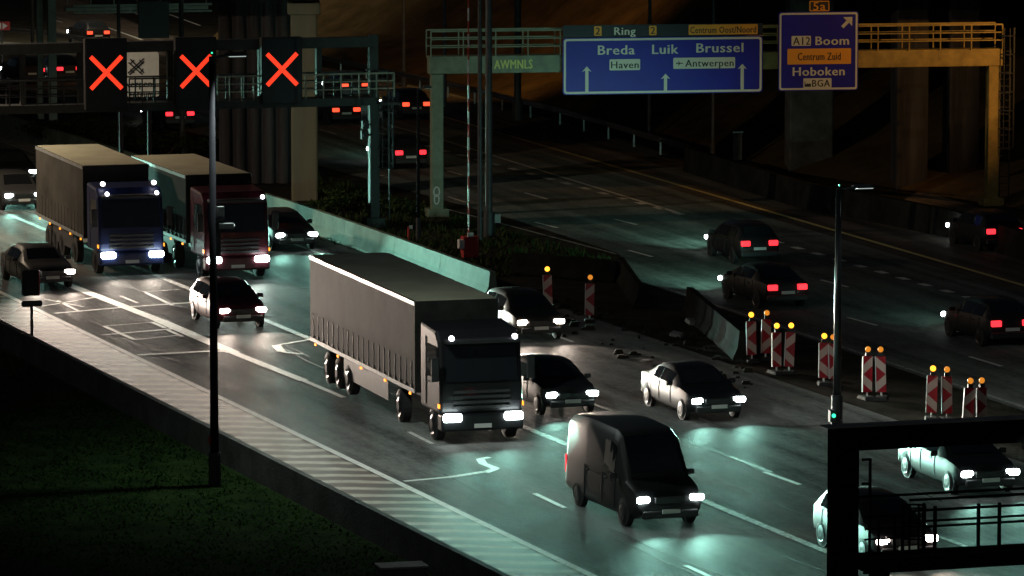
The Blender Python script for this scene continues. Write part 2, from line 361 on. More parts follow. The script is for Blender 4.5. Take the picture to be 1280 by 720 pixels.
sheet('hatched_strip', [rd(37.39, -300), rd(40.62, -300), rd(40.62, -60), rd(37.39, -60)], hatch_mat(), .003)

# ------------------------------------------------------------------ text and sign helpers
_fc = {}
def text_mesh(s, height):
    """mesh vertices of a word, cap height = height, left-bottom at the origin"""
    if s not in _fc:
        cu = bpy.data.curves.new('t', 'FONT'); cu.body = s; cu.size = 1; cu.space_character = 1.08; cu.resolution_u = 2
        o = bpy.data.objects.new('t', cu); COL.objects.link(o)
        dg = bpy.context.evaluated_depsgraph_get(); me = bpy.data.meshes.new_from_object(o.evaluated_get(dg))
        _fc[s] = ([tuple(v.co) for v in me.vertices], [tuple(p.vertices) for p in me.polygons])
        bpy.data.objects.remove(o); bpy.data.curves.remove(cu); bpy.data.meshes.remove(me)
    vs, fs = _fc[s]; k = height / .70
    return [(v[0] * k, v[1] * k) for v in vs], fs
class Face:
    """flat sign artwork: local x across, z up, y towards the viewer (-y); d = distance in front of the panel"""
    def __init__(s, x0, x1, z0, z1): s.x0, s.x1, s.z0, s.z1 = x0, x1, z0, z1
def add_text(b, s, cx, cz, h, y, mi=0, width=None, bold=.0):
    vs, fs = text_mesh(s, h)
    xs = [v[0] for v in vs]; w0 = max(xs) - min(xs); k = (width / w0) if width else 1
    for ox in ((-bold, bold) if bold else (0,)):
        b.mesh([((v[0] - min(xs) - w0 / 2) * k + cx + ox, y - (ox * .05), v[1] - h / 2 + cz) for v in vs], fs, mi)
def rrect(x0, x1, z0, z1, r, n=4):
    pts = []
    for cx, cz, a0 in ((x1 - r, z1 - r, 0), (x0 + r, z1 - r, 90), (x0 + r, z0 + r, 180), (x1 - r, z0 + r, 270)):
        for i in range(n + 1):
            a = R(a0 + 90 * i / n); pts.append((cx + r * math.cos(a), cz + r * math.sin(a)))
    return pts
def plate(b, x0, x1, z0, z1, y0, y1, r=.08, mi=0):
    pts = rrect(x0, x1, z0, z1, r); n = len(pts)
    vs = [(p[0], y0, p[1]) for p in pts] + [(p[0], y1, p[1]) for p in pts]
    b.mesh(vs, [tuple(range(n)), tuple(range(2 * n - 1, n - 1, -1))] + [(i, n + i, n + (i + 1) % n, (i + 1) % n) for i in range(n)], mi)
def arrow(b, cx, z0, z1, y, wd, mi=0):
    h = (z1 - z0); hd = wd * 1.5
    b.poly([(cx - wd / 2, y, z0), (cx + wd / 2, y, z0), (cx + wd / 2, y, z1 - hd * .7), (cx - wd / 2, y, z1 - hd * .7)], mi)
    b.poly([(cx - wd * 1.45, y, z1 - hd * 1.1), (cx - wd * .5, y, z1 - hd * .85), (cx + wd * .5, y, z1 - hd * .85), (cx + wd * 1.45, y, z1 - hd * 1.1), (cx, y, z1)], mi)
# ------------------------------------------------------------------ the parapet, barriers, guard rails
def jersey(name, pts, h, m, label, cat, wt=.2, wb=.6, seg=6.0, group=None):
    b = MB()
    prof = [(-wb / 2, 0), (-wb / 2, .08), (-wt / 2 - .06, h * .42), (-wt / 2, h), (wt / 2, h), (wt / 2 + .06, h * .42), (wb / 2, .08), (wb / 2, 0)]
    for i in range(len(pts) - 1):
        p, q = Vector(pts[i]), Vector(pts[i + 1]); L = (q - p).length; d = (q - p).normalized(); s = Vector((-d.y, d.x, 0)); n = max(1, round(L / seg))
        for k in range(n):
            a = p + d * (L * k / n + .012); c = p + d * (L * (k + 1) / n - .012)
            vs = [Vector(a) + s * x + Vector((0, 0, z)) for x, z in prof] + [Vector(c) + s * x + Vector((0, 0, z)) for x, z in prof]; m_ = len(prof)
            b.mesh(vs, [tuple(range(m_)), tuple(range(2 * m_ - 1, m_ - 1, -1))] + [(j, (j + 1) % m_, m_ + (j + 1) % m_, m_ + j) for j in range(m_)])
    return tag(b.build(name, m), label, cat, group)
pw = MB()
for k in range(40):
    t0 = -300 + k * 6
    pw.mesh([rd(37.15, t0 + .015, -.4), rd(37.38, t0 + .015, -.4), rd(37.38, t0 + 5.985, -.4), rd(37.15, t0 + 5.985, -.4), rd(37.17, t0 + .015, .82), rd(37.36, t0 + .015, .82), rd(37.36, t0 + 5.985, .82), rd(37.17, t0 + 5.985, .82)],
            [(0, 1, 2, 3), (7, 6, 5, 4), (0, 4, 5, 1), (1, 5, 6, 2), (2, 6, 7, 3), (3, 7, 4, 0)])
tag(pw.build('parapet_wall', M['dconc']), 'long low dark concrete parapet between the hatched strip and the grass bank', 'wall')
g0, g1 = at(377, 284), at(616, 372)
gb_ = [rd(56.3, -420), rd(56.2, -260), g0, at(497, 327), g1]
jersey('concrete_barrier', gb_, .95, M['gconc'], 'long greenish concrete barrier along the inner edge of the near carriageway', 'barrier', seg=8)
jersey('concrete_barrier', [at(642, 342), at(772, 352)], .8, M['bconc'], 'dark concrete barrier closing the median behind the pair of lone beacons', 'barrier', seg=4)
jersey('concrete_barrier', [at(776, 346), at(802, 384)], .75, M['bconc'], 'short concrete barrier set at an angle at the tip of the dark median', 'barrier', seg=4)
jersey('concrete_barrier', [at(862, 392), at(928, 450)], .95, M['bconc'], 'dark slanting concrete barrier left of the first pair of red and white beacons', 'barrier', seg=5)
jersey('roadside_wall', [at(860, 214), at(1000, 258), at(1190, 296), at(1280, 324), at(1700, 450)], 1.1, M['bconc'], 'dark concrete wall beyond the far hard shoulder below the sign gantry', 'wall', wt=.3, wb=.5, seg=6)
def guard_rail(pts, label, h=.75):
    r = empty('guard_rail', Vector(pts[0]), 0, label, 'guard rail'); b = MB(); o0 = Vector(pts[0])
    for i in range(len(pts) - 1):
        p, q = Vector(pts[i]) - o0, Vector(pts[i + 1]) - o0
        for dz in (-.09, .07): b.bar(p + Vector((0, 0, h + dz)), q + Vector((0, 0, h + dz)), .05, .11)
        b.bar(p + Vector((0, .04, h)), q + Vector((0, .04, h)), .02, .1)
    b.build('rail', M['dsteel'], r)
    for i in range(len(pts) - 1):
        p, q = Vector(pts[i]) - o0, Vector(pts[i + 1]) - o0; n = max(1, int((q - p).length / 4))
        for k in range(n):
            pb = MB(); c = p.lerp(q, k / n); pb.box((c.x, c.y + .12, h / 2), (.09, .12, h)); pb.build('post', M['steel'], r)
guard_rail([at(300, 66), at(395, 86), at(560, 122), at(700, 156), at(860, 204)], 'steel guard rail along the foot of the brown embankment')
guard_rail([at(-60, 44), at(60, 56), at(122, 66)], 'steel guard rail at the upper left behind the dark lane gantry')
# ------------------------------------------------------------------ viaduct overhead: piers and deck
def pier(px0, px1, ybase, dep, ztop, m, label, ribs=0, name='viaduct_pier'):
    a, c = at(px0, ybase), at(px1, ybase); wd = c.x - a.x
    r = empty(name, ((a.x + c.x) / 2, a.y + dep / 2, 0), R(3), label, 'pier')
    b = MB(); b.box((0, 0, ztop / 2 - .2), (wd, dep, ztop + .4)); b.build('shaft', m, r, bevel=.08)
    if ribs:
        for k in range(ribs):
            x = -wd / 2 + wd * (k + .5) / ribs; q = MB(); q.tube((x, -dep / 2 - .02, -.2), (x, -dep / 2 - .02, ztop), wd / ribs * .36, n=14); q.build('rib', m, r)
    if ztop > ZT: return
    q = MB(); q.box((0, 0, ztop - .25), (wd * 1.02 + .25, dep + .3, .5)); q.build('cap', m, r, bevel=.05)
M['pier'] = mat('pier_concrete', (.17, .165, .115), .85, var=.25, scale=.7, stretch=(1, 1, .15))
M['pierd'] = mat('dark_pier_concrete', (.055, .052, .055), .8, spec=.04, var=.5, scale=1.5, stretch=(1, 1, .08))  # dark base colour with vertical streaky variation
ZT = 8.55
pier(363, 396, 250, 2.2, ZT, M['pier'], 'square olive concrete pier with one pale face beside the dark ribbed pier')
pier(272, 362, 228, 3.0, ZT, M['pierd'], 'broad black ribbed pier behind the rightmost red cross', 5)
pier(985, 1040, 214, 2.2, ZT + 1.5, M['dconc'], 'dim grey pier standing right behind the exit sign')
pier(1118, 1158, 236, 2.2, ZT + 1.5, M['pierd'], 'dim grey pier midway between the exit sign and the orange gantry leg')
pier(1184, 1222, 236, 2.2, ZT + 1.5, M['pierd'], 'dark pier just left of the orange gantry leg')
vd = empty('viaduct', (0, 232, 0), 0, 'dark viaduct deck crossing over the motorway at the top of the picture', 'viaduct')
b = MB(); b.box((20, 0, ZT + 1.05), (120, 52, .9)); b.build('deck', M['dconc'], vd)
for yy in (-20, -10, 0, 10, 20):
    b = MB(); b.box((20, yy, ZT + .3), (118, 1.1, .58)); b.build('girder', M['dconc'], vd)
for yy in (-26.1, 26.1):
    b = MB(); b.box((20, yy, ZT + 1.4), (120, .25, 2.0)); b.build('parapet', M['conc'], vd)
# ------------------------------------------------------------------ gantries
def frame_of(P0, ang):                                  # local x across the road, -y towards the viewer
    return empty('x', P0, ang)
class Gan:
    def __init__(s, name, P0, ang, label):
        s.P0 = Vector((P0.x, P0.y, 0)); s.n = Vector((math.cos(ang), math.sin(ang), 0)); s.root = empty(name, s.P0, ang, label, 'gantry'); s.inv = Matrix.Rotation(-ang, 3, 'Z')
    def loc(s, px, py, off=0.0):
        m = Vector((s.n.y, -s.n.x, 0)); q = on_plane(px, py, s.P0 + m * off, s.n); l = s.inv @ (q - s.P0); return l
    def world(s, px, py, off=0.0):
        m = Vector((s.n.y, -s.n.x, 0)); return on_plane(px, py, s.P0 + m * off, s.n)
def railing(root, x0, x1, z0, y, m, n, h=1.05, name='handrail', th=.05):
    b = MB()
    for k in (.36, .68, 1.0): b.bar((x0, y, z0 + h * k), (x1, y, z0 + h * k), th * (1.3 if k == 1 else 1))
    for i in range(n + 1):
        x = x0 + (x1 - x0) * i / n; b.bar((x, y, z0), (x, y, z0 + h), th)
    b.build(name, m, root)
def ladder(root, x, y, z0, z1, m, cage=True):
    b = MB()
    for s in (-.22, .22): b.bar((x + s, y, z0), (x + s, y, z1), .05)
    z = z0 + .3
    while z < z1 - .1: b.tube((x - .22, y, z), (x + .22, y, z), .016, n=6); z += .3
    if cage:
        z = z0 + 2.2
        while z < z1 + .9:
            for i in range(10):
                a0, a1 = math.pi * i / 10, math.pi * (i + 1) / 10
                b.bar((x - .36 * math.cos(a0), y - .65 * math.sin(a0), z), (x - .36 * math.cos(a1), y - .65 * math.sin(a1), z), .04, .05)
            z += .8
        for i in range(1, 10, 2):
            a0 = math.pi * i / 10; b.bar((x - .36 * math.cos(a0), y - .65 * math.sin(a0), z0 + 2.2), (x - .36 * math.cos(a0), y - .65 * math.sin(a0), z1 + .9), .03)
    b.build('ladder', m, root)
# 1: sign gantry over the far carriageway
G1 = Gan('sign_gantry', at(546, 270), R(11), 'tall sign gantry with railed walkway carrying the blue direction signs')
xr = G1.loc(1241, 100).x; zb0 = G1.loc(546, 92).z; zb1 = G1.loc(546, 70).z
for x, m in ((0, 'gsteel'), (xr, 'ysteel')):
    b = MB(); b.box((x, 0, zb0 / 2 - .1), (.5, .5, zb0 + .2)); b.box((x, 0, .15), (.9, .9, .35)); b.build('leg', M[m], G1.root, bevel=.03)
for x0, x1, m in ((-.35, xr * .5 - .01, 'gsteel'), (xr * .5 + .01, xr + .35, 'ysteel')):  # lamp tints put into the steel colours: green left, sodium right
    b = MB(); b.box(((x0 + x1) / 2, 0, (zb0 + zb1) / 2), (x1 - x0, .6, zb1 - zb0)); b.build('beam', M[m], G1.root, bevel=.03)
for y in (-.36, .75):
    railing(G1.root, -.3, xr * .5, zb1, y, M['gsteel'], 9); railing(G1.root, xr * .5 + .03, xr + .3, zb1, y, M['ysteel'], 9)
b = MB(); b.box((xr / 2, .55, zb1 - .06), (xr + .6, .5, .08)); b.build('walkway', M['gsteel'], G1.root)
b = MB(); add_text(b, 'AWMNLS', 0, 0, .38, 0, 0, 1.62, .012)
g_ = b.build('graffiti', M['graf'], G1.root); q = G1.loc(640, 79.5); g_.location = (q.x, -.306, q.z)
b = MB()
for k in range(2):
    for i in range(14):
        a0, a1 = 2 * math.pi * i / 14, 2 * math.pi * (i + 1) / 14; cz = 1.05 - k * .32; rr_ = .12 if k == 0 else .10
        b.bar((-.05 + rr_ * math.cos(a0), -.256, cz + .2 * math.sin(a0)), (-.05 + rr_ * math.cos(a1), -.256, cz + .2 * math.sin(a1)), .006, .06)
b.build('graffiti', M['graf2'], G1.root)
ladder(G1.root, xr + .55, 0, .3, zb1, M['dsteel'])
# blue direction sign
def sign_at(name, G, px0, px1, py0, py1, off, label):
    a, c = G.world(px0, py1, off), G.world(px1, py0, off)
    r = empty(name, (a + Vector((c.x, c.y, a.z))) / 2, math.atan2(G.n.y, G.n.x) - R(1), label, 'road sign')
    return r, (Vector((c.x, c.y, 0)) - Vector((a.x, a.y, 0))).length / 2, c.z - a.z
sg, hw, H = sign_at('direction_sign', G1, 704, 953, 44.5, 119, .75, 'wide blue direction sign to Breda, Luik and Brussel with three arrows')
sk = 2 * hw / 248.0                                      # metres per photo pixel on this sign
def X(px): return (px - 828.5) * sk
def Z(py, px): return H - ((py - (48 - (px - 704) * .022)) * sk)
b = MB(); plate(b, -hw, hw, 0, H, 0, .08, .14); b.build('panel', M['blue'], sg)
b = MB(); pts = rrect(-hw + .04, hw - .04, .04, H - .04, .12); ins = rrect(-hw + .13, hw - .13, .13, H - .13, .08)
for i in range(len(pts)): j = (i + 1) % len(pts); b.poly([(pts[i][0], -.004, pts[i][1]), (pts[j][0], -.004, pts[j][1]), (ins[j][0], -.004, ins[j][1]), (ins[i][0], -.004, ins[i][1])])
b.build('border', M['swhite'], sg)
for s, px0, px1, py, hpx in (('Breda', 748, 793, 61.5, 11.5), ('Luik', 815, 847, 60, 11.5), ('Brussel', 870, 928, 57.5, 11.5)):
    b = MB(); add_text(b, s, X((px0 + px1) / 2), Z(py, (px0 + px1) / 2), hpx * sk, -.006, 0, (px1 - px0) * sk, .014); b.build('lettering', M['swhite'], sg)
for s, px0, px1, py, hpx, t0, t1 in (('Haven', 762, 800, 79.5, 13.5, 764, 798), ('Antwerpen', 841, 918, 76.5, 13.5, 856, 916)):
    pl = MB(); cz = Z(py, (px0 + px1) / 2); plate(pl, X(px0), X(px1), cz - hpx * sk / 2, cz + hpx * sk / 2, -.012, -.003, .05)
    po = pl.build('name_plate', M['swhite'], sg)
    b = MB(); add_text(b, s, X((t0 + t1) / 2), cz, 8.6 * sk, -.016, 0, (t1 - t0) * sk, .008)
    if s == 'Antwerpen':                                 # small aeroplane symbol
        cx = X(848.5); k = sk
        b.poly([(cx - 4 * k, -.016, cz - .6 * k), (cx + 4 * k, -.016, cz - .6 * k), (cx + 4.6 * k, -.016, cz), (cx + 4 * k, -.016, cz + .6 * k), (cx - 4 * k, -.016, cz + .6 * k)])
        b.poly([(cx + 1.2 * k, -.017, cz), (cx - 1.6 * k, -.017, cz + 4 * k), (cx - .6 * k, -.017, cz)]); b.poly([(cx + 1.2 * k, -.017, cz), (cx - .6 * k, -.017, cz), (cx - 1.6 * k, -.017, cz - 4 * k)])
        b.poly([(cx - 2.8 * k, -.017, cz), (cx - 4.2 * k, -.017, cz + 1.8 * k), (cx - 3.8 * k, -.017, cz)]); b.poly([(cx - 2.8 * k, -.017, cz), (cx - 3.8 * k, -.017, cz), (cx - 4.2 * k, -.017, cz - 1.8 * k)])
    b.build('lettering', M['sdark'], po)
for px, py0, py1 in ((734, 82, 114), (831.5, 90, 111), (927, 77, 109)):
    b = MB(); arrow(b, X(px), Z(py1, px), Z(py0, px), -.006, 4 * sk); b.build('arrow', M['swhite'], sg)
tp = MB(); tp.box((0, .04, H + .28), (2 * hw, .08, .50)); tpo = tp.build('top_panel', M['navy'], sg)
def T(px): return H + .28
b = MB(); add_text(b, 'Ring', X(781), H + .27, 9.5 * sk, -.008, 0, 26 * sk, .012); b.build('lettering', M['swhite'], tpo)
for px in (747.5, 815.5):
    pl = MB(); plate(pl, X(px - 4.6), X(px + 4.6), H + .08, H + .48, -.012, -.002, .04); po = pl.build('ring_number', M['sorange'], tpo)
    b = MB(); add_text(b, '2', X(px), H + .28, 8.5 * sk, -.016, 0, 5.5 * sk, .01); b.build('lettering', M['sdark'], po)
pl = MB(); plate(pl, X(860), X(946), H + .07, H + .50, -.012, -.002, .04); po = pl.build('orange_plate', M['sorange'], tpo)
b = MB(); add_text(b, 'Centrum Oost/Noord', X(903), H + .28, 8 * sk, -.016, 0, 82 * sk, .006); b.build('lettering', M['sdark'], po)
# exit sign
sg2, hw2, H2 = sign_at('exit_sign', G1, 973, 1073, 14, 114, .75, 'blue exit sign to Boom and Hoboken with orange Centrum Zuid strip')
sk2 = 2 * hw2 / 99.0
def X2(px): return (px - 1022.5) * sk2
def Z2(py): return H2 - (py - 15) * sk2
b = MB(); plate(b, -hw2, hw2, 0, H2, 0, .08, .1); b.build('panel', M['blue'], sg2)
b = MB(); pts = rrect(-hw2 + .04, hw2 - .04, .04, H2 - .04, .1); ins = rrect(-hw2 + .12, hw2 - .12, .12, H2 - .12, .06)
for i in range(len(pts)): j = (i + 1) % len(pts); b.poly([(pts[i][0], -.004, pts[i][1]), (pts[j][0], -.004, pts[j][1]), (ins[j][0], -.004, ins[j][1]), (ins[i][0], -.004, ins[i][1])])
b.build('border', M['swhite'], sg2)
for s, px0, px1, py, hpx in (('Boom', 1019, 1060, 50, 10.5), ('Hoboken', 991, 1055, 87, 10.5)):
    b = MB(); add_text(b, s, X2((px0 + px1) / 2), Z2(py), hpx * sk2, -.006, 0, (px1 - px0) * sk2, .014); b.build('lettering', M['swhite'], sg2)
for s, c, px0, px1, py, hp, t0, t1, th_ in (('A12', 'swhite', 989, 1013, 50, 12, 991, 1012, 9.5), ('Centrum Zuid', 'sorange', 984, 1063, 69, 19, 997, 1050, 9), ('BGA', 'swhite', 1004, 1039, 101.5, 12, 1015, 1037, 8.5)):
    pl = MB(); plate(pl, X2(px0), X2(px1), Z2(py) - hp * sk2 / 2, Z2(py) + hp * sk2 / 2, -.012, -.003, .04); po = pl.build('name_plate', M[c], sg2)
    b = MB(); add_text(b, s, X2((t0 + t1) / 2), Z2(py), th_ * sk2, -.016, 0, (t1 - t0) * sk2, .008)
    if s == 'BGA':
        cx, cz, k = X2(1009.5), Z2(102.5), sk2
        b.poly([(cx - 4 * k, -.016, cz - 3.2 * k), (cx + 4 * k, -.016, cz - 3.2 * k), (cx + 4 * k, -.016, cz), (cx + 1.4 * k, -.016, cz + 1.2 * k), (cx + 1.4 * k, -.016, cz), (cx - 1.2 * k, -.016, cz + 1.2 * k), (cx - 1.2 * k, -.016, cz), (cx - 3 * k, -.016, cz), (cx - 3.1 * k, -.016, cz + 3.2 * k), (cx - 4 * k, -.016, cz + 3.2 * k)])
    b.build('lettering', M['sdark'], po)
b = MB(); c0 = Vector((X2(1052), -.006, Z2(34))); c1 = Vector((X2(1064), -.006, Z2(22))); d = (c1 - c0).normalized(); s = Vector((-d.z, 0, d.x)); k = sk2
b.poly([c0 - s * 2 * k, c0 + s * 2 * k, c1 + s * 2 * k - d * 5 * k, c1 - s * 2 * k - d * 5 * k]); b.poly([c1 + d * .5 * k, c1 + Vector((-11 * k, 0, 0)), c1 + Vector((-7.5 * k, 0, -3.4 * k)), c1 + Vector((-3 * k, 0, -7.5 * k)), c1 + Vector((0, 0, -11 * k))])
b.build('arrow', M['swhite'], sg2)
pl = MB(); plate(pl, X2(1011), X2(1035.5), H2 + .02, H2 + .46, -.02, .04, .05); po = pl.build('exit_number', M['sorange'], sg2)
pl = MB(); plate(pl, X2(1012.2), X2(1034.3), H2 + .06, H2 + .42, -.026, -.021, .03); pl.build('number_field', M['sdark'], po)
b = MB(); add_text(b, '5a', X2(1023), H2 + .24, 10 * sk2, -.032, 0, 15 * sk2, .008); b.build('lettering', M['sorange'], po)
for so_, w_, h_ in ((sg, hw, H), (sg2, hw2, H2)):
    b = MB()
    for x in (-w_ * .6, w_ * .6): b.box((x, .2, h_ * .5), (.12, .22, h_ * .96))
    b.build('bracket', M['dsteel'], so_)
# 2: lane gantry with red crosses over the near carriageway
G2 = Gan('lane_gantry', at(467, 285), R(17), 'dark lattice gantry with railed walkway carrying three red lane crosses')
zt1 = G2.loc(440, 46).z; zt0 = G2.loc(440, 59).z; zw1 = G2.loc(440, 121).z; zw0 = G2.loc(440, 131).z; xl = G2.loc(-60, 60).x
M['gant'] = mat('gantry_paint', (.03, .032, .033), .55, .2, var=.3, scale=3)
b = MB(); b.box((0, 0, zt1 / 2 + .02), (.36, .40, zt1 + .1)); b.box((0, 0, .2), (.8, .8, .5)); b.build('leg', M['gant'], G2.root, bevel=.02)
b = MB(); b.box((xl / 2 - .1, 0, (zt0 + zt1) / 2), (-xl, .5, zt1 - zt0)); b.build('beam', M['gant'], G2.root, bevel=.02)
b = MB(); b.box((xl / 2 - .1, 0, (zw0 + zw1) / 2), (-xl, 1.1, zw1 - zw0)); b.build('walkway', M['gant'], G2.root)
xs = [G2.loc(p, 90).x for p in (28, 100, 212, 326, 398)]
for x in xs:
    b = MB(); b.box((x, 0, (zw1 + zt0) / 2), (.22, .3, zt0 - zw1)); b.build('upright', M['gant'], G2.root)
railing(G2.root, G2.loc(378, 90).x, .75, zw1, -.52, M['psteel'], 5, .98); railing(G2.root, xl, G2.loc(110, 90).x, zw1, -.52, M['dsteel'], 10, .98)
railing(G2.root, G2.loc(158, 90).x, G2.loc(222, 90).x, zw1, -.52, M['dsteel'], 4, .98); railing(G2.root, G2.loc(268, 90).x, G2.loc(328, 90).x, zw1, -.52, M['psteel'], 4, .98)
railing(G2.root, xl, .75, zw1, .52, M['dsteel'], 24, .98)
ladder(G2.root, .48, .1, .3, zw1 + .1, M['dsteel'])
b = MB()
for s in (.25, .8):
    b.bar((.2, -.5, zw0 + .02), (.2 + s, -.5, zw0 + .02), .06)
b.box((.55, 0, zw0 + .05), (.8, 1.0, .08)); b.build('landing', M['dsteel'], G2.root)
# signal lamps hung on the leg
for px, py in ((454, 155), (453, 168)):
    q = G2.loc(px, py); b = MB(); b.box((q.x, -.3, q.z), (.26, .3, .34)); b.tube((q.x - .02, -.45, q.z), (q.x - .02, -.6, q.z + .02), .1); b.bar((q.x, -.25, q.z), (0, -.15, q.z), .06); b.build('traffic_camera', M['trim'], G2.root)
lab = ['leftmost black lane signal showing a red cross, beside the white interchange panel', 'middle black lane signal whose red cross is crossed by a lamp post', 'rightmost black lane signal showing a red cross before the ribbed pier']
for (px0, px1, py0, py1), lb in zip(((107, 158.5, 47.5, 138), (220, 270, 46, 136), (327.5, 377.5, 46, 131)), lab):
    a, c = G2.world(px0, py1, .75), G2.world(px1, py0, .75); wd = (Vector((c.x, c.y, 0)) - Vector((a.x, a.y, 0))).length; hh = c.z - a.z
    r = empty('lane_signal', (a + Vector((c.x, c.y, a.z))) / 2, R(17), lb, 'lane signal', 'red cross lane signals on the gantry')
    b = MB(); plate(b, -wd / 2, wd / 2, 0, hh, 0, .35, .05); b.build('housing', M['black'], r)
    b = MB(); plate(b, -wd / 2 + .05, wd / 2 - .05, .05, hh - .05, -.02, -.002, .04); b.build('screen', M['navy'], r)
    cz = hh * .515 + .02; k = wd * .37
    b = MB()
    for s in (-1, 1):
        p0 = Vector((-k * s, -.026 - .003 * (s > 0), cz - k * 1.02)); p1 = Vector((k * s, -.026 - .003 * (s > 0), cz + k * 1.02)); d = (p1 - p0).normalized(); n_ = Vector((-d.z, 0, d.x)) * .088
        b.poly([p0 - n_, p1 - n_, p1 + n_, p0 + n_])
    b.build('cross', M['cross'], r)
    b = MB(); b.box((0, .45, hh * .85), (.2, .2, .12)); b.box((0, .45, hh * .2), (.2, .2, .12)); b.build('bracket', M['dsteel'], r)
# white interchange panel behind the lane gantry
a, c = G2.world(140, 122, -3.2), G2.world(198.5, 65, -3.2); wd = (Vector((c.x, c.y, 0)) - Vector((a.x, a.y, 0))).length; hh = c.z - a.z
ip = empty('interchange_panel', (a + Vector((c.x, c.y, a.z))) / 2, R(17), 'white panel with interchange symbol reading Antwerpen-Centrum behind the leftmost cross', 'road sign')
b = MB(); plate(b, -wd / 2, wd / 2, 0, hh, 0, .06, .1); b.build('panel', M['panelw'], ip)
kx = wd / 58.5
b = MB(); 
for pa, pb in (((160, 90), (180, 72.5)), ((162, 92), (180, 76)), ((163, 73), (180, 90)), ((161, 77), (178, 92))):
    b.bar(((pa[0] - 169.3) * kx, -.006, hh - (pa[1] - 65) * kx), ((pb[0] - 169.3) * kx, -.006, hh - (pb[1] - 65) * kx), .004, .055, up=(0, 0, 1))
for s in range(4):
    a0 = R(90 * s + 20)
    for i in range(5):
        t0_, t1_ = a0 + R(10 * i), a0 + R(10 * i + 10); b.bar(((171 - 169.3) * kx + .28 * math.cos(t0_), -.006, hh - 17 * kx + .28 * math.sin(t0_)), ((171 - 169.3) * kx + .28 * math.cos(t1_), -.006, hh - 17 * kx + .28 * math.sin(t1_)), .004, .04, up=(0, 0, 1))
b.build('symbol', M['sdark'], ip)
for s, py, w_, cx_ in (('Antwerpen-', 103, 56, 165.5), ('Centrum', 115.5, 37, 172.5)):
    b = MB(); add_text(b, s, (cx_ - 169.3) * kx, hh - (py - 65) * kx, 8.5 * kx, -.006, 0, w_ * kx, .006); b.build('lettering', M['sdark'], ip)
b = MB()
for x in (-wd * .3, wd * .3): b.bar((x, .12, -a.z), (x, .12, hh * .9), .16)
b.build('post', M['gblk'], ip)
# 3: the black gantry close to the viewer
PB = on_plane(1053, 720, Vector((0, 90, 0)), Vector((1, 0, 0)))
G3 = Gan('near_gantry', Vector((PB.x, 90, 0)), R(18), 'black silhouetted gantry with ladder cage and railed walkway at the lower right corner')
zt1 = G3.loc(1053, 533).z; zt0 = G3.loc(1053, 562).z; x1 = 6.0
b = MB(); b.box((0, 0, zt1 / 2), (.46, .5, zt1)); b.build('leg', M['gblk'], G3.root, bevel=.02)
b = MB(); b.box((x1 / 2 + .235, 0, (zt0 + zt1) / 2), (x1, .5, zt1 - zt0)); b.build('beam', M['gblk'], G3.root, bevel=.02)
b = MB(); b.box((x1 / 2 - .1, -.02, zt1 + .012), (x1 + .6, .44, .02)); b.build('lit_top_strip', M['psteel'], G3.root)  # pale strip painting the lit top edge of the black beam
zw1 = G3.loc(1075, 686).z; zw0 = G3.loc(1075, 711).z
b = MB(); b.box((x1 / 2 + .235, -.1, (zw0 + zw1) / 2 - .05), (x1, .8, (zw1 - zw0) * .6)); b.bar((.235, -.5, zw1 - .03), (x1, -.5, zw1 - .03), .06, .09); b.bar((.235, -.48, zw0 + .04), (x1, -.48, zw0 + .04), .08, .1); b.build('walkway', M['gblk'], G3.root)
def G3x(px): return G3.loc(px, 640).x
b = MB()
zz = lambda py: G3.loc(1072, py).z
for py in (641, 656, 669): b.bar((.24, -.5, zz(py)), (G3x(1116), -.5, zz(py)), .035)
for px in (1086, 1106): b.bar((G3x(px), -.5, zw1), (G3x(px), -.5, zz(640)), .04)
for py in (614, 627.5): b.bar((.24 if py == 626 else G3x(1124), -.5, zz(py + 9)), (x1, -.5, zz(py + 9)), .045)
b.bar((.24, .3, zz(625)), (x1, .3, zz(625)), .045)
for py in (650, 657): b.bar((G3x(1142), -.5, zz(py)), (x1, -.5, zz(py)), .04)
for px in (1142, 1156, 1210, 1236, 1277, 1310): b.bar((G3x(px), -.5, zw1), (G3x(px), -.5, zz(632 if px != 1142 else 640)), .055)
b.build('handrail', M['gblk'], G3.root)
b = MB(); b.bar((G3x(1076), -.45, zw1), (G3x(1076), -.45, zz(569)), .045)
for py in (570, 600): b.bar((.2, -.45, zz(py)), (G3x(1076), -.45, zz(py)), .045)
cx = G3x(1130); rad = .22
for zq in (zw1 + .25, zw1 + .5, zw1 + .85):
    for i in range(12):
        a0, a1 = math.pi * 2 * i / 12, math.pi * 2 * (i + 1) / 12
        b.bar((cx + rad * math.cos(a0), -.5 + rad * math.sin(a0), zq), (cx + rad * math.cos(a1), -.5 + rad * math.sin(a1), zq), .03)
for i in range(8):
    a0 = math.pi * 2 * i / 8; b.bar((cx + rad * math.cos(a0), -.5 + rad * math.sin(a0), zw1), (cx + rad * math.cos(a0), -.5 + rad * math.sin(a0), zw1 + .87), .03)
for px in (1116, 1142): b.bar((G3x(px), -.5, zw1 - .1), (G3x(px), -.5, zw1 + .9), .05)
b.build('ladder_cage', M['gblk'], G3.root)
q = G3.loc(1278, 550); b = MB(); b.box((q.x, -.45, q.z), (.3, .3, .25)); b.bar((q.x, -.3, q.z + .1), (q.x, -.2, zt0), .08); b.build('lamp_box', M['steel'], G3.root)
for px in (1085, 1098): 
    q = G3.loc(px, 716); b = MB(); b.box((q.x, -.3, q.z), (.14, .2, .2)); b.build('cable_clamp', M['gblk'], G3.root)
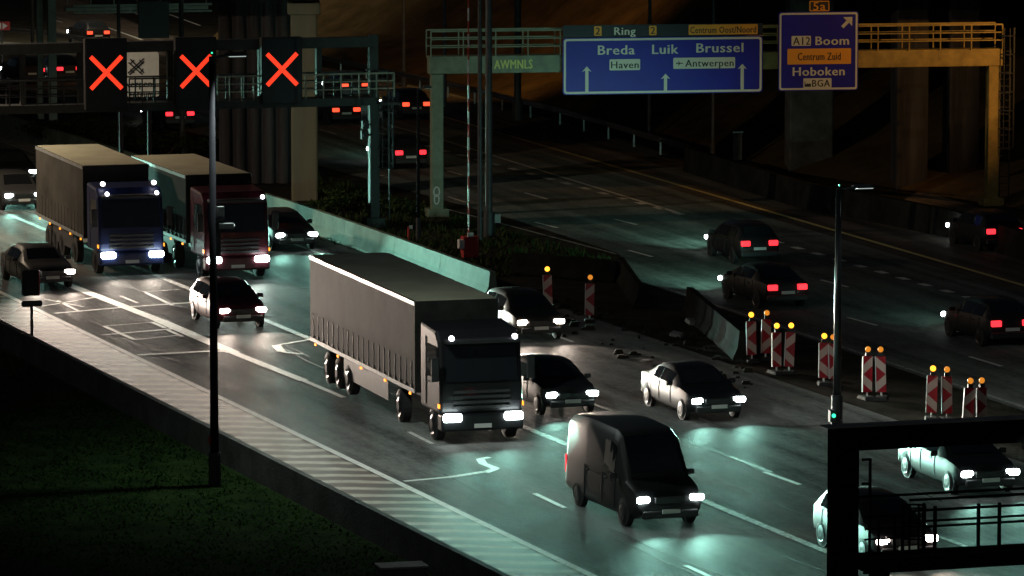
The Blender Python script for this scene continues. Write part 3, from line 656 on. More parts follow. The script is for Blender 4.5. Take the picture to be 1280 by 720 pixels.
# 4: distant gantry at the upper left
G4 = Gan('distant_gantry', at(66, 150), R(14), 'distant olive gantry with railing at the top left edge')
q1, q0 = G4.loc(200, 5.5).z, G4.loc(200, 14).z; xr4 = G4.loc(247, 8).x
b = MB(); b.box((0, 0, 5.5), (.42, .4, 11)); b.build('leg', M['psteel'], G4.root)
b = MB(); b.box((-.5, .8, 5.5), (.3, .3, 11)); b.build('leg', M['psteel'], G4.root)
b = MB(); b.box((xr4 / 2 + .6, 0, (q0 + q1) / 2), (xr4 - .2, .7, .18)); b.box((xr4 / 2 + .9, -.3, q1), (xr4 - .4, .1, .12)); b.box((xr4 / 2 + .9, -.3, q0), (xr4 - .4, .1, .1)); b.build('beam', M['psteel'], G4.root)
railing(G4.root, .8, xr4 + .4, q1, -.3, M['psteel'], 6)
b = MB(); b.box((G4.loc(190, 20).x, -.5, G4.loc(190, 24).z), (1.6, .2, 1.9)); b.build('sign_back', M['trim'], G4.root)
# ------------------------------------------------------------------ lamp posts and masts
def lamp_post(p, h, r0, label, arm=.9, on=True, adir=N, cctv=False, watts=LAMP_W, band=False, color=(.86, 1, .93), cone=160, aim=7.0, pm='gblk'):
    r = empty('lamp_post', p, math.atan2(adir.y, adir.x), label, 'lamp post')
    b = MB(); b.tube((0, 0, -.3), (0, 0, h), r0, r0 * .62, 14); b.build('pole', M[pm], r, smooth=True)
    b = MB(); b.tube((0, 0, -.3), (0, 0, .9), r0 * 1.35, r0 * 1.3, 14); b.build('base', M['dsteel'], r)
    b = MB(); b.bar((0, 0, h - .03), (arm * .55, 0, h + .03), .07); b.build('arm', M['dsteel'], r)
    b = MB(); b.box((arm * .75, 0, h + .05), (arm * .75, .26, .10), taper=.75); hd = b.build('lamp_head', M['dsteel'], r, bevel=.02)
    b = MB(); b.box((arm * .8, 0, h - .012), (arm * .5, .2, .02)); b.build('lens', M['led'] if on else M['whitep'], hd)
    if on:
        b = MB(); b.box((.0, -.03, h + .1), (.035, .035, .04)); b.build('status_light', M['green'], r)
    if on: lamp('lamp_light', 'SPOT', watts, color, (arm * .9, 0, h - .1), (aim, 0, 0), r, .12, cone, 1.0)
    if cctv:
        zc = h * .605
        b = MB(); b.box((.12, 0, zc - .35), (.16, .14, .9)); b.bar((.1, 0, zc + .1), (.32, -.05, zc + .25), .07); b.build('camera_bracket', M['dsteel'], r)
        b = MB(); b.box((.34, -.08, zc + .02), (.42, .16, .14)); b.tube((.5, -.08, zc + .02), (.58, -.1, zc), .06); b.build('camera', M['steel'], r)
        b = MB(); b.box((.2, -.05, zc + .42), (.18, .16, .26)); b.build('camera_dome', M['steel'], r)
        b = MB(); b.box((-r0 * 1.25, -.05, 1.25), (.02, .12, .22)); b.build('tag_plate', M['redp'], r)
    return r
lp1 = lamp_post(at(268.5, 606), 11.75, .125, 'tall slim black lamp post rising from the grass bank across the middle red cross', cctv=True)
lp2 = lamp_post(at(1046, 531), 7.05, .13, 'slender lamp post with one pale lit edge in front of the beacons', arm=1.0, adir=Vector((.96, .28, 0)), watts=LAMP_W * .2, pm='edge', aim=7.0)
b = MB(); b.box((-.2, -.15, .3), (.2, .2, .35)); b.build('control_box', M['dsteel'], lp2)
b = MB(); b.tube((-.2, -.26, .32), (-.2, -.3, .32), .06); b.build('status_light', M['green'], lp2)
lamp_post(rd(36, -187), 11.75, .125, 'added unseen lamp post beyond the left edge, brightening the white panel and left road', watts=LAMP_W * 3.2, color=(1, .78, .56), cone=165)  # added out of view to brighten the white panel, left road and trucks
lamp_post(at(523, 300), 6.1, .08, 'thin short lamp post with a small unlit head right of the lane gantry leg', arm=.5, on=False)
def mast(px, py, h, r0, m, label, box=False):
    r = empty('mast', at(px, py), 0, label, 'mast')
    b = MB(); b.tube((0, 0, -.2), (0, 0, h), r0, r0 * .8, 14); b.build('pole', M[m], r)
    b = MB(); b.tube((0, 0, -.2), (0, 0, 1.0), r0 * 1.5, r0 * 1.4, 12); b.build('base', M['dsteel'], r)
    if box:
        b = MB(); b.box((.36, -.05, .75), (.24, .2, .34)); b.build('junction_box', M['steel'], r)
    return r
mast(611, 296, 14, .155, 'dsteel', 'thick dark mast standing just right of the raised red barrier arm', True)
mast(228, 192, 14, .13, 'dsteel', 'dark mast standing left of the middle red cross')
mast(505, 108, 13, .11, 'dsteel', 'thin dark mast in front of the brown embankment')
mast(647, 150, 13, .2, 'dsteel', 'blurry dark mast behind the graffiti on the green beam')
mast(891, 205, 14, .09, 'dsteel', 'thin grey mast rising behind the right end of the wide blue sign')
# raised barrier arm
r = empty('barrier_gate', at(587, 322), R(15), 'raised red and white barrier arm above a red housing in the median', 'barrier gate')
b = MB(); b.box((.0, 0, .42), (.62, .5, .84)); b.build('housing', M['redp'], r, bevel=.04)
b = MB(); b.box((-.37, -.1, .55), (.22, .34, .36)); b.build('counterweight', M['whitep'], r, bevel=.03)
for k in range(20):
    b = MB(); b.box((-.06, -.1, .95 + k * .5), (.06 if k < 12 else .05, .05, .49)); b.build('arm_band', M['whitep' if k % 2 else 'redp'], r)
b = MB(); b.box((-.04, -.28, .92), (.22, .12, .16)); b.build('hinge', M['whitep'], r)
r = empty('marker_post', at(511, 301), 0, 'small red and white marker post low behind the greenish barrier', 'marker post')
b = MB(); b.tube((0, 0, 0), (0, 0, .55), .06); b.build('post', M['redp'], r); b = MB(); b.box((.08, -.02, .55), (.14, .06, .14)); b.build('reflector', M['whitep'], r)
# small portable signal on the strip (seen from behind)
r = empty('traffic_signal', at(40, 428), R(20), 'small dark signal box on a thin pole at the far left by the parapet', 'traffic signal')
b = MB(); b.tube((0, 0, 0), (0, 0, 1.3), .05); b.build('pole', M['dsteel'], r)
b = MB(); b.box((-.02, 0, 2.02), (.56, .3, .86)); b.build('housing', M['black'], r, bevel=.03)
b = MB(); b.box((.23, -.16, 2.02), (.03, .02, .8)); b.build('red_edge', M['redp'], r)
b = MB(); plate(b, -.36, .36, 1.22, 1.42, -.08, -.04, .08); b.build('cross_plate', M['dsteel'], r)
r = empty('arrow_sign', at(3, 95), R(12), 'small red sign with white left and right arrow at the left edge', 'road sign')
b = MB(); b.bar((0, .05, 0), (0, .05, 3.2), .08); b.build('post', M['dsteel'], r)
b = MB(); b.box((0, 0, 2.92), (.95, .05, .5)); b.build('panel', M['redp'], r)
b = MB()
for s in (-1, 1): b.poly([(s * .04, -.03, 2.72), (s * .04, -.03, 3.12), (s * .34, -.03, 2.92)])
b.build('arrows', M['whitep'], r)
r = empty('cabinet_post', at(922, 200), 0, 'short pale box post standing on the far dark wall', 'post')
b = MB(); b.box((0, 0, .65), (.42, .3, 1.3)); b.build('box', M['conc'], r, bevel=.02); b = MB(); b.box((0, 0, 1.33), (.5, .36, .06)); b.build('lid', M['steel'], r)
r = empty('concrete_cover', at(502, 721), R(15), 'pale concrete cover block in the grass at the bottom edge', 'cover')
b = MB(); b.box((0, 0, .1), (1.15, .7, .3)); b.build('base', M['dconc'], r, bevel=.03); b = MB(); b.box((0, 0, .28), (1.2, .75, .06)); b.build('lid', M['conc'], r, bevel=.015)
r = empty('manhole_cover', at(1126, 545, .02), 0, 'low round manhole cover near the beacon row', 'manhole cover')
b = MB(); b.lathe((0, 0, 0), [(0, .03), (.36, .03), (.38, .015), (.46, .01), (.46, -.02)], 'z'); b.build('lid', M['dsteel'], r)
# ------------------------------------------------------------------ red and white beacons
def beacon(name='traffic_beacon'):
    r = empty(name, (0, 0, 0), 0, 'x', 'beacon', 'red and white beacons along the roadworks')
    b = MB(); plate(b, -.15, .15, .22, 1.34, -.02, .02, .03); b.build('board', M['bea'], r)
    b = MB(); b.box((-.165, 0, .78), (.022, .06, 1.1)); b.build('edge_strip', M['whitep'], r)
    b = MB(); b.tube((0, .02, .02), (0, .02, .24), .03, n=8); b.build('stem', M['whitep'], r)
    b = MB(); b.box((0, .02, .05), (.42, .75, .1), taper=.8); b.build('foot', M['rubber'], r, bevel=.02)
    b = MB(); b.box((0, 0, 1.40), (.15, .1, .11)); b.build('battery_box', M['trim'], r)
    b = MB(); b.lathe((0, -.0, 1.55), [(0, -.06), (.065, -.055), (.088, -.02), (.088, .02), (.065, .055), (0, .06)], 'y', 14); b.build('warning_lamp', M['amber'], r)
    return r
bp = beacon()
BE = [(686, 391, 1.0, 0, 1, 'red and white beacon left of the lone pair behind the warm headlights, lamp lit'), (737, 402, .95, 0, 0, 'red and white beacon right of the lone pair in the dark median'),
      (940, 452, 1.0, 0, 1, 'leftmost red and white beacon of the long row, bright lamp'), (957, 450, 1.0, 1, 0, 'second beacon of the long row, mirrored arrow and dim lamp'),
      (971, 467, 1.0, 0, 1, 'third beacon of the long row, standing lower with bright lamp'), (986, 467, 1.0, 0, 1, 'fourth beacon of the long row, close to its lower left twin'),
      (1030, 481, 1.0, 0, 1, 'beacon just left of the slender lamp post'), (1043, 482, 1.0, 1, 0, 'beacon half hidden behind the slender lamp post'),
      (1084, 499, 1.0, 0, 0, 'left beacon of the first pair right of the slender lamp post'), (1102, 499, 1.02, 1, 0, 'right beacon of the first pair right of the slender lamp post, mirrored arrow'),
      (1164, 525, 1.02, 0, 1, 'beacon with the brightest yellow lamp, above the black gantry beam'), (1184, 526, 1.03, 1, 0, 'mirrored arrow beacon just right of the brightest yellow lamp'),
      (1209, 541, 1.0, 0, 0, 'second last beacon, its foot hidden behind the black gantry beam'), (1227, 541, 1.0, 1, 0, 'last beacon at the right end, its foot hidden behind the black gantry beam')]
mats_b = {}
for i, (px, py, k, flip, bright, lb) in enumerate(BE):
    o = bp if i == 0 else copy_tree(bp)
    o.location = at(px, py); o.rotation_euler = (R((i * 37 % 5 - 2) * 1.0), R((i * 53 % 7 - 3) * .8), R(6 + (i * 29 % 9 - 4) * 4)); o.scale = (1, 1, 1); o['label'] = lb
    for c in o.children:
        if (flip and c.name.startswith('board')) or (not bright and c.name.startswith('warning')):
            key = (c.name.split('.')[0], flip, bright)
            if key not in mats_b:
                me = c.data.copy(); me.materials[0] = M['beb'] if c.name.startswith('board') else M['amberd']; mats_b[key] = me
            c.data = mats_b[key]
# ------------------------------------------------------------------ cars, vans and trucks
def catmull(tab, x):
    if x <= tab[0][0]: return tab[0][1:]
    for a, c in zip(tab, tab[1:]):
        if x <= c[0]:
            t = (x - a[0]) / (c[0] - a[0]); t = t * t * (3 - 2 * t) if False else t
            return tuple(p + (q - p) * t for p, q in zip(a[1:], c[1:]))
    return tab[-1][1:]
def make_car(kind, pcol, name, lit_front='head', lit_rear='tail', spots=True):
    """local +x forward, origin on the road under the middle"""
    if kind == 'hatch':
        L, W = 4.2, 1.78                                  # stations: x, belt z, top z, half width at belt, half width at roof
        st = [(-2.1, .62, .66, .70, .66), (-2.04, .95, 1.0, .80, .70), (-1.95, .97, 1.12, .83, .66), (-1.6, .97, 1.42, .86, .60), (-.9, .95, 1.50, .89, .62), (.1, .93, 1.49, .89, .62), (.55, .92, 1.38, .89, .64), (1.12, .93, .98, .88, .74), (1.6, .86, .90, .86, .72), (1.95, .74, .79, .80, .68), (2.1, .55, .62, .68, .60)]
        ws, rw = (.52, 1.10), (-1.62, -1.98)
    elif kind == 'sedan':
        L, W = 4.7, 1.82
        st = [(-2.35, .60, .66, .70, .62), (-2.28, .92, .97, .80, .70), (-1.7, .97, 1.02, .86, .74), (-1.05, .96, 1.36, .90, .62), (-.6, .94, 1.44, .91, .61), (.2, .92, 1.43, .91, .61), (.6, .91, 1.33, .91, .63), (1.25, .92, .96, .90, .76), (1.8, .84, .88, .88, .74), (2.2, .72, .76, .82, .70), (2.35, .54, .60, .70, .60)]
        ws, rw = (.58, 1.22), (-1.08, -1.66)
    else:
        L, W = 5.2, 1.98
        st = [(-2.6, .6, .7, .88, .84), (-2.57, 1.2, 2.2, .96, .84), (-2.4, 1.2, 2.36, .98, .86), (-1.0, 1.2, 2.40, .99, .86), (.7, 1.18, 2.36, .99, .84), (1.05, 1.16, 2.22, .98, .82), (1.75, 1.14, 1.22, .96, .84), (2.2, 1.0, 1.06, .94, .82), (2.5, .8, .86, .88, .78), (2.6, .55, .62, .78, .70)]
        ws, rw = (1.06, 1.72), None
    r = empty(name, (0, 0, 0), 0, 'x', 'car' if kind != 'van' else 'van')
    def sec(x):
        bz, tz, wb, wr = catmull(st, x)
        zb = .24 if abs(x) < L / 2 - .25 else .34
        return [(wb * .90, zb), (wb * .99, zb + .14), (wb, min(bz - .08, .62)), (wb * .97, bz), (wr + (wb - wr) * .12, bz + (tz - bz) * .86), (wr * .86, tz), (0, tz + .015)]
    xs = [s_[0] for s_ in st]
    b = MB(); rings = []
    for x in xs:
        sc = sec(x); ring = [(x, -y, z) for y, z in sc[::-1]][::-1]
        ring = [(x, y, z) for y, z in sc] + [(x, -y, z) for y, z in sc[-2::-1]]
        rings.append(ring)
    n = len(rings[0]); vs = [p for q in rings for p in q]; fs = []
    for i in range(len(rings) - 1):
        for j in range(n - 1): fs.append((i * n + j, i * n + j + 1, (i + 1) * n + j + 1, (i + 1) * n + j))
        fs.append((i * n + n - 1, i * n, (i + 1) * n, (i + 1) * n + n - 1))
    fs.append(tuple(range(n - 1, -1, -1))); fs.append(tuple(range((len(rings) - 1) * n, len(rings) * n)))
    b.mesh(vs, fs)
    for sgn in (-1, 1):                                   # door gaps
        for xx in ([-.58, .5, -1.3] if kind == 'hatch' else ([-.42, .58, -1.15] if kind == 'sedan' else [.2, 1.1, -1.1])):
            pr_ = sec(xx)[1:4]
            for (y0, z0), (y1, z1) in zip(pr_, pr_[1:]): b.bar((xx, sgn * (y0 + .006), z0), (xx, sgn * (y1 + .006), z1), .022, .014, 1, up=(0, sgn, 0))
    b.build('body', [pcol, M['black']], r, smooth=True, bevel=.02)
    def P3(x, f, out=.014, sgn=1):                           # point on the cabin side, f = 0 belt .. 1 roof edge
        bz, tz, wb, wr = catmull(st, x); y0, z0 = wb * .97, bz; y1, z1 = wr + (wb - wr) * .12, bz + (tz - bz) * .86
        return Vector((x, sgn * (y0 + (y1 - y0) * f + out), z0 + (z1 - z0) * f))
    def top(x, k, dz=.02): bz, tz, wb, wr = catmull(st, x); return Vector((x, wr * .84 * k, tz + .015 * (1 - abs(k)) + dz))
    def glass_top(xa, xb, nm, m):
        b = MB(); q = 5
        for i in range(q):
            for k in range(4):
                x0, x1 = xa + (xb - xa) * i / q, xa + (xb - xa) * (i + 1) / q; k0, k1 = -1 + k * .5, -.5 + k * .5
                b.poly([top(x0, k0), top(x1, k0), top(x1, k1), top(x0, k1)])
        return b.build(nm, m, r, smooth=True)
    glass_top(ws[0], ws[1] - .04, 'windscreen', M['glass'])
    if rw: glass_top(rw[0], rw[1] + .04, 'rear_window', M['glass'])
    else:
        b = MB(); b.box((-2.61, 0, 1.62), (.02, 1.4, .6)); b.build('rear_window', M['glass'], r)
    spans = [(-1.5, -.62), (-.54, .48)] if kind == 'hatch' else ([(-1.0, -.45), (-.38, .55)] if kind == 'sedan' else [(.25, 1.0)])
    for sgn in (-1, 1):
        for xa, xb in spans:
            b = MB(); q = 4
            for i in range(q):
                x0, x1 = xa + (xb - xa) * i / q, xa + (xb - xa) * (i + 1) / q
                b.poly([P3(x0, .1, .014, sgn), P3(x1, .1, .014, sgn), P3(x1, .88, .014, sgn), P3(x0, .88, .014, sgn)])
            b.build('side_window', M['glass'], r)
    for sgn in (-1, 1):
        for xx in ([-.42, .62] if kind != 'van' else [.42, -.9]):
            y0, z0 = sec(xx)[3]; b = MB(); b.box((xx - .35 if kind != 'van' else xx, sgn * (y0 + .02), z0 - .1), (.18, .04, .035)); b.build('door_handle', M['trim'], r)
    hx = L / 2
    zl = {'hatch': .66, 'sedan': .64, 'van': .78}[kind]
    b = MB(); b.box((hx - .03, 0, zl - .03), (.12, .84, .16)); b.build('grille', M['trim'], r, bevel=.01)
    b = MB(); b.box((hx - .02, 0, .38), (.16, W * .78, .2)); b.build('front_bumper', M['trim'], r, bevel=.04)
    b = MB(); b.box((-hx + .02, 0, .42), (.16, W * .84, .22)); b.build('rear_bumper', M['trim'], r, bevel=.04)
    b = MB(); b.box((hx + .065, 0, .46), (.02, .5, .11)); b.build('number_plate', M['plate'], r)
    b = MB(); b.box((-hx - .07, 0, .62), (.02, .5, .11)); b.build('number_plate', M['plate'], r)
    yl = W / 2 - .235
    for sgn in (-1, 1):
        hl = MB(); M4 = Matrix.Translation((hx - .06, sgn * yl, zl)) @ Matrix.Rotation(-sgn * .22, 4, 'Z')
        pts = rrect(-.19, .19, -.085, .085, .06); k = len(pts)
        vs = [(.02, p[0], p[1]) for p in pts] + [(.085, p[0] * .92, p[1] * .9) for p in pts]
        hl.mesh(vs, [tuple(range(k)), tuple(range(2 * k - 1, k - 1, -1))] + [(i, (i + 1) % k, k + (i + 1) % k, k + i) for i in range(k)], 0, M4)
        hl.build('headlight', M[lit_front], r)
        tl = MB(); zt = zl + .16 if kind != 'van' else 1.0
        tl.box((-hx + .01, sgn * (.56 if kind != 'van' else .86), zt), (.14, .36, .20) if kind != 'van' else (.1, .18, .5)); tl.build('tail_light', M[lit_rear], r, bevel=.03)
        mm = MB(); bz = catmull(st, ws[0])[0]; mm.box((ws[0] + .22, sgn * (W / 2 + .1), bz + .09), (.12, .2, .14)); mm.build('mirror', pcol, r, bevel=.03)
        for xw in (-hx * .63, hx * .64):
            wr_ = .33 if kind != 'van' else .36
            ar = MB(); ar.lathe((xw, sgn * (W / 2 - .09), wr_ + .02), [(0, .055 * sgn), (wr_ * 1.17, .055 * sgn), (wr_ * 1.17, -.1 * sgn)], 'y', 22); ar.build('wheel_arch', M['black'], r)
            wh = MB(); wh.lathe((xw, sgn * (W / 2 - .1), wr_), [(0, -.1), (wr_ * .7, -.1), (wr_, -.07), (wr_, .07), (wr_ * .7, .1), (0, .1)], 'y', 22); wo = wh.build('wheel', M['rubber'], r, smooth=False)
            rm = MB(); rm.lathe((xw, sgn * (W / 2 - .1) + sgn * .1, wr_), [(0, .012 * sgn), (wr_ * .28, .016 * sgn), (wr_ * .62, .004 * sgn), (wr_ * .68, .012 * sgn)], 'y', 16); rm.build('rim', M['rim'], wo)
    r['_fx'] = hx; r['_zl'] = zl
    return r
LX = {'hatch': 2.1, 'sedan': 2.35, 'van': 2.6, 'truck': 2.9}
LZ = {'hatch': .66, 'sedan': .64, 'van': .78, 'truck': .9}
def soften(l):                                           # a dipped beam is shaped to light the road evenly, not to burn out at the bumper
    if l.use_nodes: return
    l.use_nodes = True; t = l.node_tree; f = t.nodes.new('ShaderNodeLightFalloff'); f.inputs['Strength'].default_value = .1
    t.links.new(f.outputs['Linear'], t.nodes['Emission'].inputs['Strength'])
def beams(r, kind, watts, color=(.44, 1, .82), cone=74, warm=True):
    for sgn in (-1, 1):
        x, y, z = LX[kind] + .12, sgn * .68, LZ[kind]
        o = lamp('headlight_beam', 'SPOT', watts, color, (x, y, z), (x + 14, y * 1.1 - .25, z + (-1.3 if warm else 1.1)), r, .06, cone, 1.0)
        if warm: soften(o.data)
def heading(p, q, z):
    a, c = at(*p, z), at(*q, z); d = (c - a).normalized(); return d
def put(o, kind, pl, pr, th, label, group, front=True, keep=False):
    """stand a vehicle so that its two lamps sit at the photo pixels pl, pr; th = heading, 0 straight at the viewer"""
    z = LZ[kind] if front else LZ[kind] + .16
    m = (at(*pl, z) + at(*pr, z)) / 2 if pr else None
    h = Vector((math.sin(R(th)), -math.cos(R(th)), 0))
    if pr is None: m = at(*pl, z) + Vector((math.cos(R(th)), math.sin(R(th)), 0)) * .66
    if front: c = m - h * LX[kind]; d = h
    else: d = -h; c = m + d * LX[kind]
    o.location = (c.x, c.y, .012); o.rotation_euler = (0, 0, math.atan2(d.y, d.x)); o['label'] = label; o['group'] = group
    return o
GA, GB_ = 'oncoming vehicles with white headlights', 'vehicles driving away with red tail lights'
_protos = {}
def car(kind, colour, lf='head', lr='tail'):
    k = (kind, colour, lf, lr)
    if k not in _protos:
        _protos[k] = make_car(kind, P[colour], 'car' if kind != 'van' else 'van', lf, lr); return _protos[k]
    return copy_tree(_protos[k])
ON = [('van', 'grey', 'head', (811, 627), (865, 621), 20.0, 'dark van with the largest white headlights in the near lane at lower centre', 1.3),
      ('sedan', 'black', 'head', (874, 503), (923, 499), 18.2, 'oncoming black car with white headlights in the inner lane right of centre', 1.2),
      ('hatch', 'grey', 'head', (690, 495), (741, 492), 19.5, 'oncoming grey hatchback in the middle lane right beside the big truck cab', 1.1),
      ('hatch', 'olive', 'headw', (653, 404), None, 18.0, 'oncoming car with warm headlights half hidden behind the big truck', .9),
      ('hatch', 'bordeaux', 'headw', (284, 390), (324, 387), 18.6, 'oncoming hatchback with warm headlights just right of the tall lamp post', 1.0),
      ('sedan', 'silver', 'head', (350, 296), (392, 292), 19.5, 'oncoming car in the inner lane between the tall lamp post and the greenish barrier', 1.0),
      ('sedan', 'black', 'headw', (47, 342), (84, 340), 20.0, 'oncoming dark car on the outer strip at the far left near the small signal box', 1.0),
      ('sedan', 'grey', 'head', (1214, 594), (1262, 590), 17.5, 'oncoming car seen through the upper opening of the black gantry', .9),
      ('hatch', 'black', 'headw', (1108, 679), (1160, 672), 19.0, 'oncoming car half hidden by the ladder cage of the black gantry', 1.0),
      ('hatch', 'black', 'head', (8, 217), (40, 214), 19.0, 'oncoming car at the left edge farthest back behind the grey truck', .9),
      ('hatch', 'white', 'head', (12, 246), (48, 243), 19.0, 'oncoming car at the left edge in front of the farthest one', .9)]
for kind, colr, lf, pl, pr, th, lb, pw_ in ON:
    o = car(kind, colr, lf); put(o, kind, pl, pr, th, lb, GA)
    for c in list(o.children):
        if c.type == 'LIGHT': bpy.data.objects.remove(c)
    beams(o, kind, HEAD_W * pw_, (.44, 1, .82) if lf == 'head' else (1, .82, .68))
OFF = [('hatch', 'black', 'tail', (931, 306), (968, 303), 16.0, 'car driving away in the right lane, tail lights left of the lamp post head', 1),
       ('sedan', 'grey', 'tail', (967, 361), (1002, 358), 18.2, 'car driving away in the left lane behind the row of beacons', 1),
       ('hatch', 'grey', 'tail', (1246, 406), (1284, 403), 17.0, 'car driving away at the right edge, rear half in view', 1),
       ('hatch', 'black', 'tail', (500, 192), (527, 190), 19.0, 'car driving away left of the green gantry leg, lowest of three', 1),
       ('sedan', 'black', 'tailo', (420, 139), (446, 136), 19.0, 'car driving away just left of the lane gantry leg', 1),
       ('hatch', 'black', 'tailo', (508, 132), (533, 129), 17.0, 'car driving away on the outer lane between both gantry legs', 1),
       ('hatch', 'grey', 'tailo', (432, 108), (456, 106), 17.0, 'car driving away seen through the lane gantry handrail', 1),
       ('hatch', 'black', 'tail', (30, 89), (50, 87), 20.0, 'car driving away at far left under the lane gantry beam', 0),
       ('sedan', 'black', 'tail', (76, 87), (98, 85), 20.0, 'car driving away far behind, left of the leftmost red cross', 0),
       ('sedan', 'grey', 'tail', (212, 144), (238, 141), 19.0, 'car driving away beneath the middle red cross signal', 0),
       ('hatch', 'black', 'tailo', (112, 42), (134, 40), 22.0, 'car driving away on the curved slip road above the leftmost red cross', 1),
       ('hatch', 'black', 'tail', (1236, 290), None, 16.0, 'car on the ramp behind the dark wall near the right edge', 0)]
for kind, colr, lr, pl, pr, th, lb, on in OFF:
    px_y = pl[1]
    o = car(kind, colr, 'head', lr); put(o, kind, pl, pr, th, lb, GB_, front=False)
    for c in list(o.children):
        if c.type == 'LIGHT': bpy.data.objects.remove(c)
    if on: beams(o, kind, HEAD_W * (.19 if px_y > 300 and pl[0] < 1100 else .034), cone=60 if px_y > 300 else 54, warm=False)
# trucks with trailer: local +x forward, origin under the cab
def make_truck(cab_col, box_col, label, trailer=13.0, th_=3.85, roof=(3.05,), name='truck', box_m=None, bc=(.44, 1, .82)):
    r = empty(name, (0, 0, 0), 0, label, 'truck', GA); W = 2.5; x1, x0 = 2.9, .75
    b = MB(); prof = [(x0, .85), (x1 - .06, .85), (x1, 1.2), (x1 - .03, 1.75), (x1 - .22, 2.95), (x1 - .55, 3.25), (x0, 3.35)]; n = len(prof)
    vs = [(p[0], -W / 2, p[1]) for p in prof] + [(p[0], W / 2, p[1]) for p in prof]
    b.mesh(vs, [tuple(range(n)), tuple(range(2 * n - 1, n - 1, -1))] + [(i, n + i, n + (i + 1) % n, (i + 1) % n) for i in range(n)]); b.build('cab', cab_col, r, bevel=.09)
    b = MB(); b.poly([(x1 - .012, -1.1, 1.8), (x1 - .012, 1.1, 1.8), (x1 - .195, 1.08, 2.82), (x1 - .195, -1.08, 2.82)]); o = b.build('windscreen', M['glass'], r); o.location.x = .02
    b = MB(); b.box((x1 - .0, 0, 2.98), (.34, 2.2, .12)); vis = b.build('sun_visor', M['trim'], r, bevel=.03)
    for y in (-.95, .95):
        b = MB(); b.tube((x1 + .12, y, 3.1), (x1 + .2, y, 3.09), .075, n=10); b.build('marker_light', M['mark'], vis)
    if len(roof) > 1:
        for y in (-.98, .98):
            b = MB(); b.tube((x1 - .5, y, 3.42), (x1 - .4, y, 3.42), .085, n=10); b.build('roof_light', M['mark'], r)
            b = MB(); b.box((x1 - .55, y, 3.36), (.12, .12, .12)); b.build('light_bracket', M['trim'], r)
    b = MB()
    for z in (1.05, 1.2, 1.35, 1.5): b.box((x1 + .0, 0, z), (.06, 1.7, .08))
    b.build('grille', M['trim'], r)
    b = MB(); b.box((x1 - .12, 0, .62), (.5, 2.48, .5)); b.build('bumper', cab_col, r, bevel=.07)
    b = MB(); b.box((x1 + .14, 0, .52), (.02, .52, .12)); b.build('number_plate', M['plate'], r)
    for s in (-1, 1):
        b = MB(); plate(b, -.28, .28, -.12, .12, -.03, .03, .08); o = b.build('headlight', M['head'], r); o.location = (x1 + .16, s * .92, .9 - .12); o.rotation_euler = (0, 0, R(90))
        b = MB(); b.box((x1 + .12, s * 1.14, 2.2), (.12, .22, .7)); b.bar((x1 - .05, s * 1.25, 2.5), (x1 + .1, s * 1.32, 2.5), .05); o = b.build('mirror', M['trim'], r, bevel=.03); o.location.y = s * .3
        b = MB(); q = [(x0 + .75, 1.85), (x1 - .25, 1.85), (x1 - .4, 2.8), (x0 + .75, 2.8)]; b.poly([(p[0], s * 1.262, p[1]) for p in q]); b.build('side_window', M['glass'], r)
        b = MB(); b.box((x1 - .1, s * 1.262, 1.1), (.2, .02, .12)); b.build('indicator', M['side'], r)
    def wheel(x, y, par, rr_=.5):
        wh = MB(); wh.lathe((x, y, rr_), [(0, -.16), (rr_ * .7, -.16), (rr_, -.12), (rr_, .12), (rr_ * .7, .16), (0, .16)], 'y', 22); wo = wh.build('wheel', M['rubber'], par)
        s = 1 if y > 0 else -1; rm = MB(); rm.lathe((x, y + s * .16, rr_), [(0, .04 * s), (rr_ * .3, .04 * s), (rr_ * .5, -.0), (rr_ * .66, .02 * s)], 'y', 14); rm.build('rim', M['rim'], wo)
    for y in (-1.08, 1.08): wheel(2.0, y, r); wheel(-1.7, y, r)
    xt = .25; xe = xt - trailer
    b = MB(); b.box(((x0 - 2.6) / 2, 0, .85), (x0 + 2.6, .9, .3)); b.build('chassis', M['dsteel'], r)
    b = MB(); b.box(((xt + xe) / 2, 0, (1.15 + th_) / 2), (trailer, 2.55, th_ - 1.15)); 
    for s in (-1, 1):
        for k in range(int(trailer / .62)): b.box((xt - .4 - k * .62, s * 1.279, 1.62), (.05, .012, .84), 1); b.box((xt - .4 - k * .62, s * 1.286, 1.3), (.09, .02, .12), 1)
    tb = b.build('trailer_box', [box_m or box_col, M['trim']], r, bevel=.03)
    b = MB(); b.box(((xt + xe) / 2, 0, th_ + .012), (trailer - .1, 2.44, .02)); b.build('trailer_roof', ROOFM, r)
    b = MB()
    for z in (1.19, th_ - .06):
        for s in (-1, 1): b.box(((xt + xe) / 2, s * 1.285, z), (trailer + .01, .03, .12))
    b.build('trailer_rail', M['steel'], r)
    b = MB(); b.box(((xt + xe) / 2, 0, 1.0), (trailer * .96, 1.0, .26)); b.build('trailer_chassis', M['dsteel'], r)
    for s in (-1, 1):
        b = MB(); b.box(((xt + xe) / 2 + .4, s * 1.2, .78), (trailer * .42, .04, .6)); b.build('side_guard', M['dsteel'], r)
        b = MB(); b.bar((x0 + .62, s * 1.255, 1.0), (x0 + .62, s * 1.255, 3.0), .02, .02); b.box((x0 + .85, s * 1.262, 1.7), (.22, .03, .05)); b.build('door_handle', M['black'], r)
        for k in range(5):
            b = MB(); b.box((xt - .6 - k * (trailer - 1.2) / 4, s * 1.262, 1.06), (.16, .03, .07)); b.build('side_marker', M['side'], r)
    for k in range(3):
        for y in (-1.08, 1.08): wheel(xe + 2.0 + k * 1.3, y, r)
    beams(r, 'truck', HEAD_W * 1.3, bc)
    return r
ROOFM = mat('lamplit_roof_sheet', (.36, .35, .25), .6, var=.2, scale=.5)  # lamplight from above put into a paler olive roof colour
